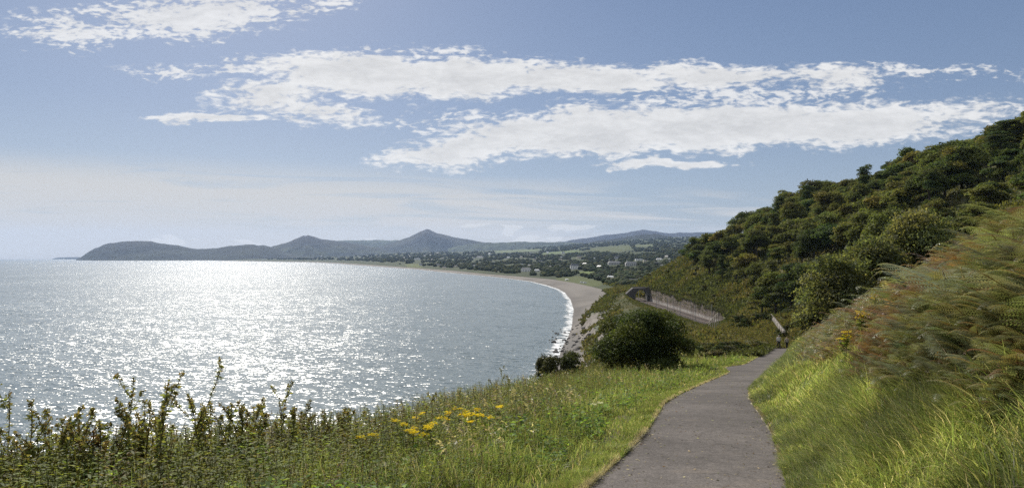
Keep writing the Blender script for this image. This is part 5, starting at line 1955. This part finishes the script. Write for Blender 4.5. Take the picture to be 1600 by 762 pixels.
def build_steps():
    """flight of steps and low wall that climb the scrub beyond the walkers"""
    p0, p1 = (1224, 516), (1207, 494)
    Ya, Yb = 126.0, 150.0
    A = np.array([(p0[0] - 800) / F * Ya, Ya, EYE - (p0[1] - 402) / F * Ya])
    B = np.array([(p1[0] - 800) / F * Yb, Yb, EYE - (p1[1] - 402) / F * Yb])
    root = empty('hillside_steps', tuple(A))
    d = B - A
    n = 22
    bm = bmesh.new()
    for k in range(n):
        c = d * (k + 0.5) / n
        bm_box(bm, c[0] - 0.22, c[0] + 0.22, c[1] - d[1] / n * 0.5 + 0.003, c[1] + d[1] / n * 0.5 - 0.003, c[2] - 0.4, c[2])
    bm_obj('stair_flight', bm, M['concrete'], root)
    for sx in (-0.3,):
        a = Acc()
        a.tube([(sx, 0, 0.55), (sx + d[0] * 0.5, d[1] * 0.5, d[2] * 0.5 + 0.55), (sx + d[0], d[1], d[2] + 0.55)], 0.035, (0.4, 0.37, 0.3), 6)
        rl = a.build('handrail', M['timber'], root)
        for k in range(7):
            c = d * k / 6.0
            bm = bmesh.new()
            bm_box(bm, sx + c[0] - 0.04, sx + c[0] + 0.04, c[1] - 0.04, c[1] + 0.04, c[2] - 0.6, c[2] + 0.5)
            bm_obj('post', bm, M['timber'], root)
    tag(root, 'pale steps with a timber handrail climbing the scrub beyond the walkers', 'steps')
    # low wall at the head of the steps
    Yc = 152.0
    xs = [(1196 - 800) / F * Yc, (1216 - 800) / F * Yc]
    zt = EYE - (490 - 402) / F * Yc
    root = empty('landing_wall', (xs[0], Yc, zt - 1.6))
    bm = bmesh.new()
    bm_box(bm, 0, xs[1] - xs[0], 0, 0.4, -1.5, 0.9)
    bm_obj('wall_face', bm, M['concrete'], root)
    bm = bmesh.new()
    bm_box(bm, -0.08, xs[1] - xs[0] + 0.08, -0.08, 0.48, 0.903, 1.0)
    bm_obj('coping', bm, M['concrete'], root)
    tag(root, 'low pale wall at the head of the steps in the scrub', 'wall')
    # sloping fence left of the steps
    for (q0, q1, Ya, Yb, lab) in (((1107, 510), (1122, 494), 182.0, 200.0, 'weathered timber fence sloping up beside the end of the railway'),):
        A = np.array([(q0[0] - 800) / F * Ya, Ya, EYE - (q0[1] - 402) / F * Ya])
        B = np.array([(q1[0] - 800) / F * Yb, Yb, EYE - (q1[1] - 402) / F * Yb])
        root = empty('timber_fence', tuple(A))
        d = B - A
        a = Acc()
        for h in (0.35, 0.75, 1.1):
            a.tube([(0, 0, h), tuple(d * 0.5 + np.array([0, 0, h])), tuple(d + np.array([0, 0, h]))], 0.09, (0.3, 0.27, 0.2), 6)
        a.build('rails', M['timber'], root)
        for k in range(6):
            c = d * k / 5.0
            bm = bmesh.new()
            bm_box(bm, c[0] - 0.08, c[0] + 0.08, c[1] - 0.2, c[1] - 0.05, c[2] - 2.2, c[2] + 1.15)
            bm_obj('post', bm, M['timber'], root)
        tag(root, lab, 'fence')


build_steps()

# ------------------------------------------------------------------ boulders at the foot of the headland


def build_boulders():
    r = np.random.default_rng(31)
    ms = []
    for k in range(5):
        bm = bmesh.new()
        bmesh.ops.create_icosphere(bm, subdivisions=3, radius=1.0)
        V = np.array([v.co[:] for v in bm.verts])
        n = fbm(V[:, 0] * 1.1 + k * 5, V[:, 1] * 1.1 + V[:, 2] * 1.7, 40 + k, 3)
        cell = np.round(n * 5) / 5 * 0.5 + n * 0.5
        V = V * (0.55 + 0.85 * cell)[:, None] * np.array([1.15, 0.9, 0.62])
        for v, c in zip(bm.verts, V):
            v.co = c
        me = bpy.data.meshes.new('boulder')
        bm.to_mesh(me)
        bm.free()
        me.materials.append(M['boulder'])
        ms.append(me)
    cnt = 0
    spots = []
    while cnt < 170:
        u = r.random()
        if u < 0.62:
            px, py = r.normal(905, 18), r.normal(532, 16)
        elif u < 0.85:
            px, py = r.normal(878, 8), r.normal(540, 18)
        else:
            px, py = r.uniform(870, 940), r.uniform(505, 570)
        if py > 575 or py < 500 or px < 850:
            continue
        h = hit(px, py, 150, 900)
        if h is None or h[1] < 200 or h[1] > 460:
            continue
        X, Y, z = h
        s = r.choice([0.4, 0.65, 1.0, 1.5], p=[.56, .30, .11, .03]) * r.uniform(0.7, 1.2)
        o = link(bpy.data.objects.new('boulder', ms[r.integers(0, 5)]))
        o.location = (X, Y, max(z, 0.0) + s * 0.12)
        o.rotation_euler = (r.normal() * 0.2, r.normal() * 0.2, r.random() * 6.28)
        o.scale = (s, s, s)
        tag(o, 'dark wave worn boulder on the shingle under the headland cliff', 'boulder', 'boulders below the cliff')
        cnt += 1


build_boulders()

# ------------------------------------------------------------------ houses on the plain


def house(px, py, w, h, wall, roof, label, depth=None, flat=False, wins=4, storeys=2, gable=False, rz=0.0):
    """px, py: photo position of the middle of the foot; w, h in photo pixels"""
    q = hit(px, py, 600, 9000)
    if q is None:
        return
    X, Y, z = q
    W, H = w * Y / F, h * Y / F
    D = depth or max(8.0, W * 0.5)
    root = empty('house', (X, Y, z - 0.5), rz)
    wh = H * (0.92 if flat else 0.62)
    bm = bmesh.new()
    bm_box(bm, -W / 2, W / 2, -D / 2, D / 2, -2.0, wh)
    bm_obj('wall', bm, M[wall], root)
    bm = bmesh.new()
    if flat:
        bm_box(bm, -W / 2 - 0.3, W / 2 + 0.3, -D / 2 - 0.3, D / 2 + 0.3, wh + 0.003, H)
    else:
        o = 0.4
        p = [(-W / 2 - o, -D / 2 - o, wh + .003), (W / 2 + o, -D / 2 - o, wh + .003), (W / 2 + o, D / 2 + o, wh + .003), (-W / 2 - o, D / 2 + o, wh + .003),
             (-W / 2 + (0 if gable else D * 0.35), 0, H), (W / 2 - (0 if gable else D * 0.35), 0, H)]
        v = [bm.verts.new(c) for c in p]
        for f in ((0, 1, 5, 4), (2, 3, 4, 5), (1, 2, 5), (3, 0, 4), (3, 2, 1, 0)):
            bm.faces.new([v[i] for i in f])
    rf = bm_obj('roof', bm, M[roof], root)
    if not flat:
        bm = bmesh.new()
        bm_box(bm, -W * 0.3 - 0.5, -W * 0.3 + 0.5, -0.4, 0.4, wh + (H - wh) * 0.3, H + 1.2)
        bm_obj('chimney', bm, M[wall], rf)
    for s in range(storeys):
        for k in range(wins):
            cx = -W / 2 + W * (k + 0.5) / wins
            z0 = wh * (0.18 + s * 0.8 / storeys)
            hh, ww = wh * 0.42 / storeys * 1.2, W / wins * 0.42
            fr = bmesh.new()
            bm_box(fr, cx - ww / 2, cx + ww / 2, -D / 2 - 0.06, -D / 2 - 0.003, z0, z0 + hh)
            bm_obj('window', fr, M['glass'], root)
    dr = bmesh.new()
    bm_box(dr, -W * 0.02 - 0.5, W * 0.02 + 0.5, -D / 2 - 0.09, -D / 2 - 0.063, -0.4, 1.9)
    bm_obj('door', dr, M['slate'], root)
    tag(root, label, 'house')


house(652, 405.5, 9, 2.6, 'white_render', 'pale_roof', 'long low white building in the far trees near the bend of the beach', flat=True)
house(822, 424, 16, 6.5, 'white_render', 'slate', 'pale two storey house behind the beach, nearest house to the shore', wins=6)
house(839, 424, 8, 4, 'white_render', 'pale_roof', 'small white bungalow right next to the pale house by the beach', storeys=1, wins=3)
house(905, 403.5, 7, 5, 'cream_render', 'slate', 'cream house with two gables high among dark trees', gable=True, wins=3)
house(898, 420.5, 14, 9, 'white_render', 'slate', 'bluish white villa among the trees above the green field', wins=4)
house(960, 413.5, 20, 6, 'grey_render', 'slate', 'long grey terrace of houses below the white roof', wins=8)
house(986, 415.5, 18, 7.5, 'grey_render', 'slate', 'pale grey block at the end of the long terrace', wins=6)
house(998, 407, 11, 3.2, 'white_render', 'pale_roof', 'bright white flat roofed house above the grey terrace', flat=True)
house(964, 404.5, 7, 5, 'grey_render', 'slate', 'small gabled house above the long grey terrace', gable=True, wins=2)
house(1030, 406, 9, 3, 'white_render', 'pale_roof', 'white house at the edge of the wooded hillside', wins=3)
house(954, 435, 11, 5, 'white_render', 'pale_roof', 'white roofed house standing in scrub beyond the arch bridge', storeys=1, wins=3)
house(990, 440, 14, 5, 'grey_render', 'slate', 'low grey station building between bridge and scrub', storeys=1, flat=True, wins=5)
house(886, 437.5, 5, 2.5, 'white_render', 'pale_roof', 'tiny white hut at the seaward corner of the green field', storeys=1, wins=2)
house(741, 416, 4, 3, 'white_render', 'slate', 'small white cottage in the woods midway along the bay', storeys=1, wins=2)
house(741, 404, 4, 3, 'white_render', 'slate', 'tiny white house in the far woods below the sharp peak', wins=2)
house(750, 402.5, 10, 2.5, 'white_render', 'slate', 'row of far white houses below the sharp peak', wins=5)
house(712, 417, 5, 3, 'cream_render', 'slate', 'far cream house in the woods near the beach bend', storeys=1, wins=2)
house(880, 396, 5, 3, 'white_render', 'slate', 'far white farmhouse beside the upper green fields', wins=2)
house(836, 406, 5, 3.5, 'cream_render', 'slate', 'cream house half hidden by dark trees above the beach houses', wins=2)
house(1008, 409, 6, 3.5, 'cream_render', 'slate', 'small cream house just right of the bright white flat roof', storeys=1, wins=2)


def build_far_houses():
    """scattered houses, too small to show more than wall and roof"""
    r = np.random.default_rng(207)
    protos_ = []
    for wall, roof in (('white_render', 'slate'), ('cream_render', 'slate'), ('white_render', 'pale_roof'), ('grey_render', 'slate')):
        protos_.append((wall, roof, None))
    made = {}
    spots = []
    tries = 0
    while len(spots) < 72 and tries < 3000:
        tries += 1
        if r.random() < 0.42:
            px, py = r.uniform(330, 650), r.uniform(399.5, 405.0)
        else:
            px, py = r.uniform(650, 1070), r.uniform(396, 421)
        if any((px - a) ** 2 + (2.2 * (py - b)) ** 2 < 30 for a, b in spots) or any(abs(px - a) < w / 2 + 6 and abs(py - b) < 6 for a, b, w in HOUSE_SPOTS):
            continue
        q = hit(px, py, 1200, 9300)
        if q is None or q[2] < 3.0:
            continue
        spots.append((px, py))
        X, Y, z = q
        k = int(r.integers(0, 4))
        sc = r.uniform(0.6, 1.15) * (1 + max(0, Y - 2500) / 6000)
        lab = ('white walled house with dark roof among the far trees of the plain', 'cream walled house with dark roof among the far trees of the plain',
               'white house with pale roof among the far trees of the plain', 'grey walled house with dark roof among the far trees of the plain')[k]
        lift = 3.5 if Y < 5000 else 6.0
        if k not in made:
            root = empty('house', (X, Y, z + lift - 3.5), r.normal() * 0.5)
            root.scale = (sc, sc, sc)
            bm = bmesh.new()
            bm_box(bm, -6, 6, -4, 4, -5.0, 5.6)
            bm_obj('wall', bm, M[protos_[k][0]], root)
            bm = bmesh.new()
            v = [bm.verts.new(c) for c in ((-6.4, -4.4, 5.603), (6.4, -4.4, 5.603), (6.4, 4.4, 5.603), (-6.4, 4.4, 5.603), (-6.2, 0, 8.6), (6.2, 0, 8.6))]
            for f in ((0, 1, 5, 4), (2, 3, 4, 5), (1, 2, 5), (3, 0, 4), (3, 2, 1, 0)):
                bm.faces.new([v[i] for i in f])
            bm_obj('roof', bm, M[protos_[k][1]], root)
            tag(root, lab, 'house', 'far houses on the plain')
            made[k] = root
        else:
            copy_thing(made[k], (X, Y, z + lift - 3.5), r.normal() * 0.5, (sc, sc, sc), 'house', lab, 'house', 'far houses on the plain')


build_far_houses()


def van(px, py, label, rz):
    q = hit(px, py, 700, 2000)
    if q is None:
        return
    X, Y, z = q
    root = empty('parked_van', (X, Y, z), rz)
    prof = [(-2.5, 0.35), (-2.5, 2.2), (-2.35, 2.4), (1.2, 2.4), (1.75, 1.45), (2.5, 1.15), (2.6, 0.35)]
    bm = bmesh.new()
    f0 = bm.faces.new([bm.verts.new((x, -0.95, zz)) for x, zz in prof])
    ex = bmesh.ops.extrude_face_region(bm, geom=[f0])
    bmesh.ops.translate(bm, verts=[e for e in ex['geom'] if isinstance(e, bmesh.types.BMVert)], vec=(0, 1.9, 0))
    bm_obj('body', bm, M['van_white'], root)
    for (x0, x1) in ((-0.1, 1.1), (-2.1, -0.4)):
        bm = bmesh.new()
        bm_box(bm, x0, x1, -0.975, -0.953, 1.45, 2.1)
        bm_obj('window', bm, M['glass'], root)
    for x in (-1.6, 1.7):
        for y in (-0.98, 0.98):
            bm = bmesh.new()
            bmesh.ops.create_cone(bm, cap_ends=True, segments=16, radius1=0.36, radius2=0.36, depth=0.24, matrix=Matrix.Translation((x, y, 0.36)) @ Matrix.Rotation(math.pi / 2, 4, 'X'))
            bm_obj('wheel', bm, M['rubber'], root)
    tag(root, label, 'van')


van(909, 442.0, 'white van parked on the green field by the beach, left one of two', 0.1)
van(914, 442.6, 'white van parked on the green field by the beach, right one of two', 0.3)

# ------------------------------------------------------------------ two walkers seen from behind


def skin_mesh(name, verts, edges, radii, mat, parent, sub=2):
    me = bpy.data.meshes.new(name)
    me.from_pydata(verts, edges, [])
    o = link(bpy.data.objects.new(name, me), parent)
    sk = o.modifiers.new('skin', 'SKIN')
    for v, rr in zip(me.skin_vertices[0].data, radii):
        v.radius = (rr, rr) if not isinstance(rr, tuple) else rr
    me.skin_vertices[0].data[0].use_root = True
    sb = o.modifiers.new('smooth', 'SUBSURF')
    sb.levels = sub
    sb.render_levels = sub
    me.materials.append(mat)
    return o


def walker(px, Y, H, label, top_mat, hair_mat, stride, seed, skirted=False):
    X = (px - 800) / F * Y
    z = float(EYE - np.interp(Y, PY, PD))
    root = empty('person', (X, Y, z), R(-6))
    k = H / 1.75
    sgn = stride
    S = lambda *p: tuple(c * k for c in p)
    # joints: walking away (+y), one leg forward
    J = {
        'pel': S(0, 0, 0.93), 'wa': S(0, 0.01, 1.08), 'ch': S(0, 0.02, 1.28), 'sh': S(0, 0.01, 1.42), 'nk': S(0, 0.02, 1.50), 'hd': S(0, 0.035, 1.60), 'hd2': S(0, 0.04, 1.69),
        'hl': S(-0.09, 0, 0.90), 'kl': S(-0.10, 0.10 * sgn + 0.03, 0.50), 'al': S(-0.10, 0.17 * sgn - 0.05, 0.09), 'tl': S(-0.11, 0.17 * sgn + 0.11, 0.035),
        'hr': S(0.09, 0, 0.90), 'kr': S(0.10, -0.08 * sgn + 0.03, 0.50), 'ar': S(0.10, -0.17 * sgn - 0.05, 0.10), 'tr': S(0.11, -0.17 * sgn + 0.11, 0.035),
        'sl': S(-0.19, 0.01, 1.40), 'el': S(-0.235, -0.06 * sgn - 0.02, 1.13), 'wl': S(-0.235, -0.10 * sgn + 0.08, 0.90),
        'sr': S(0.19, 0.01, 1.40), 'er': S(0.235, 0.06 * sgn - 0.02, 1.13), 'wr': S(0.235, 0.10 * sgn + 0.08, 0.90),
    }
    E = [('pel', 'wa'), ('wa', 'ch'), ('ch', 'sh'), ('sh', 'nk'), ('nk', 'hd'), ('hd', 'hd2'), ('pel', 'hl'), ('hl', 'kl'), ('kl', 'al'), ('al', 'tl'), ('pel', 'hr'), ('hr', 'kr'), ('kr', 'ar'), ('ar', 'tr'),
         ('sh', 'sl'), ('sl', 'el'), ('el', 'wl'), ('sh', 'sr'), ('sr', 'er'), ('er', 'wr')]
    Rr = dict(pel=.12, wa=.11, ch=.125, sh=.09, nk=.055, hd=.088, hd2=.07, hl=.085, kl=.055, al=.04, tl=.035, hr=.085, kr=.055, ar=.04, tr=.035, sl=.055, el=.042, wl=.03, sr=.055, er=.042, wr=.03)
    # hands: palm, four fingers and a thumb, slightly curled
    for sd, w in ((-1, 'wl'), (1, 'wr')):
        wx, wy, wz = (c / k for c in J[w])
        pn = 'p' + w
        J[pn] = S(wx, wy + 0.02, wz - 0.07)
        E.append((w, pn))
        Rr[pn] = 0.032
        for f, (dy, ln) in enumerate(((0.030, 0.072), (0.010, 0.082), (-0.010, 0.076), (-0.028, 0.060))):
            a, b = f'{pn}a{f}', f'{pn}b{f}'
            J[a] = S(wx, wy + 0.02 + dy, wz - 0.10)
            J[b] = S(wx - sd * 0.018, wy + 0.03 + dy, wz - 0.10 - ln)
            E += [(pn, a), (a, b)]
            Rr[a], Rr[b] = 0.010, 0.008
        J[pn + 't'] = S(wx - sd * 0.02, wy + 0.065, wz - 0.10)
        E.append((pn, pn + 't'))
        Rr[pn + 't'] = 0.010

    def sub(names, edges, grow, name, mat, parent, extra=None):
        ix = {n: i for i, n in enumerate(names)}
        return skin_mesh(name, [J[n] for n in names], [(ix[a], ix[b]) for a, b in edges if a in ix and b in ix], [(Rr[n] + grow(n)) * k for n in names], mat, parent)
    names = list(J)
    sub(names, E, lambda n: 0.0, 'body', M['skin'], root)
    # jacket: torso and sleeves
    J['hem'] = S(0, 0.0, 0.86)
    Rr['hem'] = 0.135
    E2 = E + [('pel', 'hem')]
    sub(['ch', 'wa', 'pel', 'hem', 'sh', 'sl', 'el', 'wl', 'sr', 'er', 'wr'], E2, lambda n: 0.022 if n not in ('wl', 'wr', 'ch', 'wa') else (0.016 if n in ('wl', 'wr') else 0.045), 'jacket', top_mat, root)
    sub(['pel', 'hl', 'kl', 'al', 'hr', 'kr', 'ar'], E, lambda n: 0.022, 'trousers', M['trousers'], root)
    for s_, (a, t) in enumerate((('al', 'tl'), ('ar', 'tr'))):
        skin_mesh('shoe', [(J[a][0], J[a][1] - 0.03 * k, 0.045 * k), J[t]], [(0, 1)], [0.05 * k, 0.042 * k], M['shoe'], root)
    hx = J['hd']
    skin_mesh('hair', [(hx[0], hx[1] - 0.035 * k, hx[2] - 0.02 * k), (hx[0], hx[1] - 0.03 * k, hx[2] + 0.05 * k), (hx[0], hx[1] + 0.02 * k, hx[2] + 0.10 * k)], [(0, 1), (1, 2)], [0.082 * k, 0.092 * k, 0.07 * k], hair_mat, root)
    # face: nose and ears stand out from the head
    for nm, c, rr in (('nose', (0, 0.125, 1.60), 0.016), ('ear', (-0.088, 0.03, 1.605), 0.02), ('ear', (0.088, 0.03, 1.605), 0.02)):
        skin_mesh(nm, [S(c[0], c[1] - 0.01, c[2] + 0.02), S(c[0], c[1], c[2] - 0.012)], [(0, 1)], [rr * k * 0.7, rr * k], M['skin'], root, 1)
    tag(root, label, 'person')


walker(1217, 91.0, 1.80, 'taller person in pale jacket and dark trousers walking away down the path', M['shirt_pale'], M['hair_grey'], 1, 1)
walker(1229.5, 91.6, 1.58, 'shorter person in beige jacket and dark trousers walking at the right of the path', M['shirt_beige'], M['hair_fair'], -1, 2)
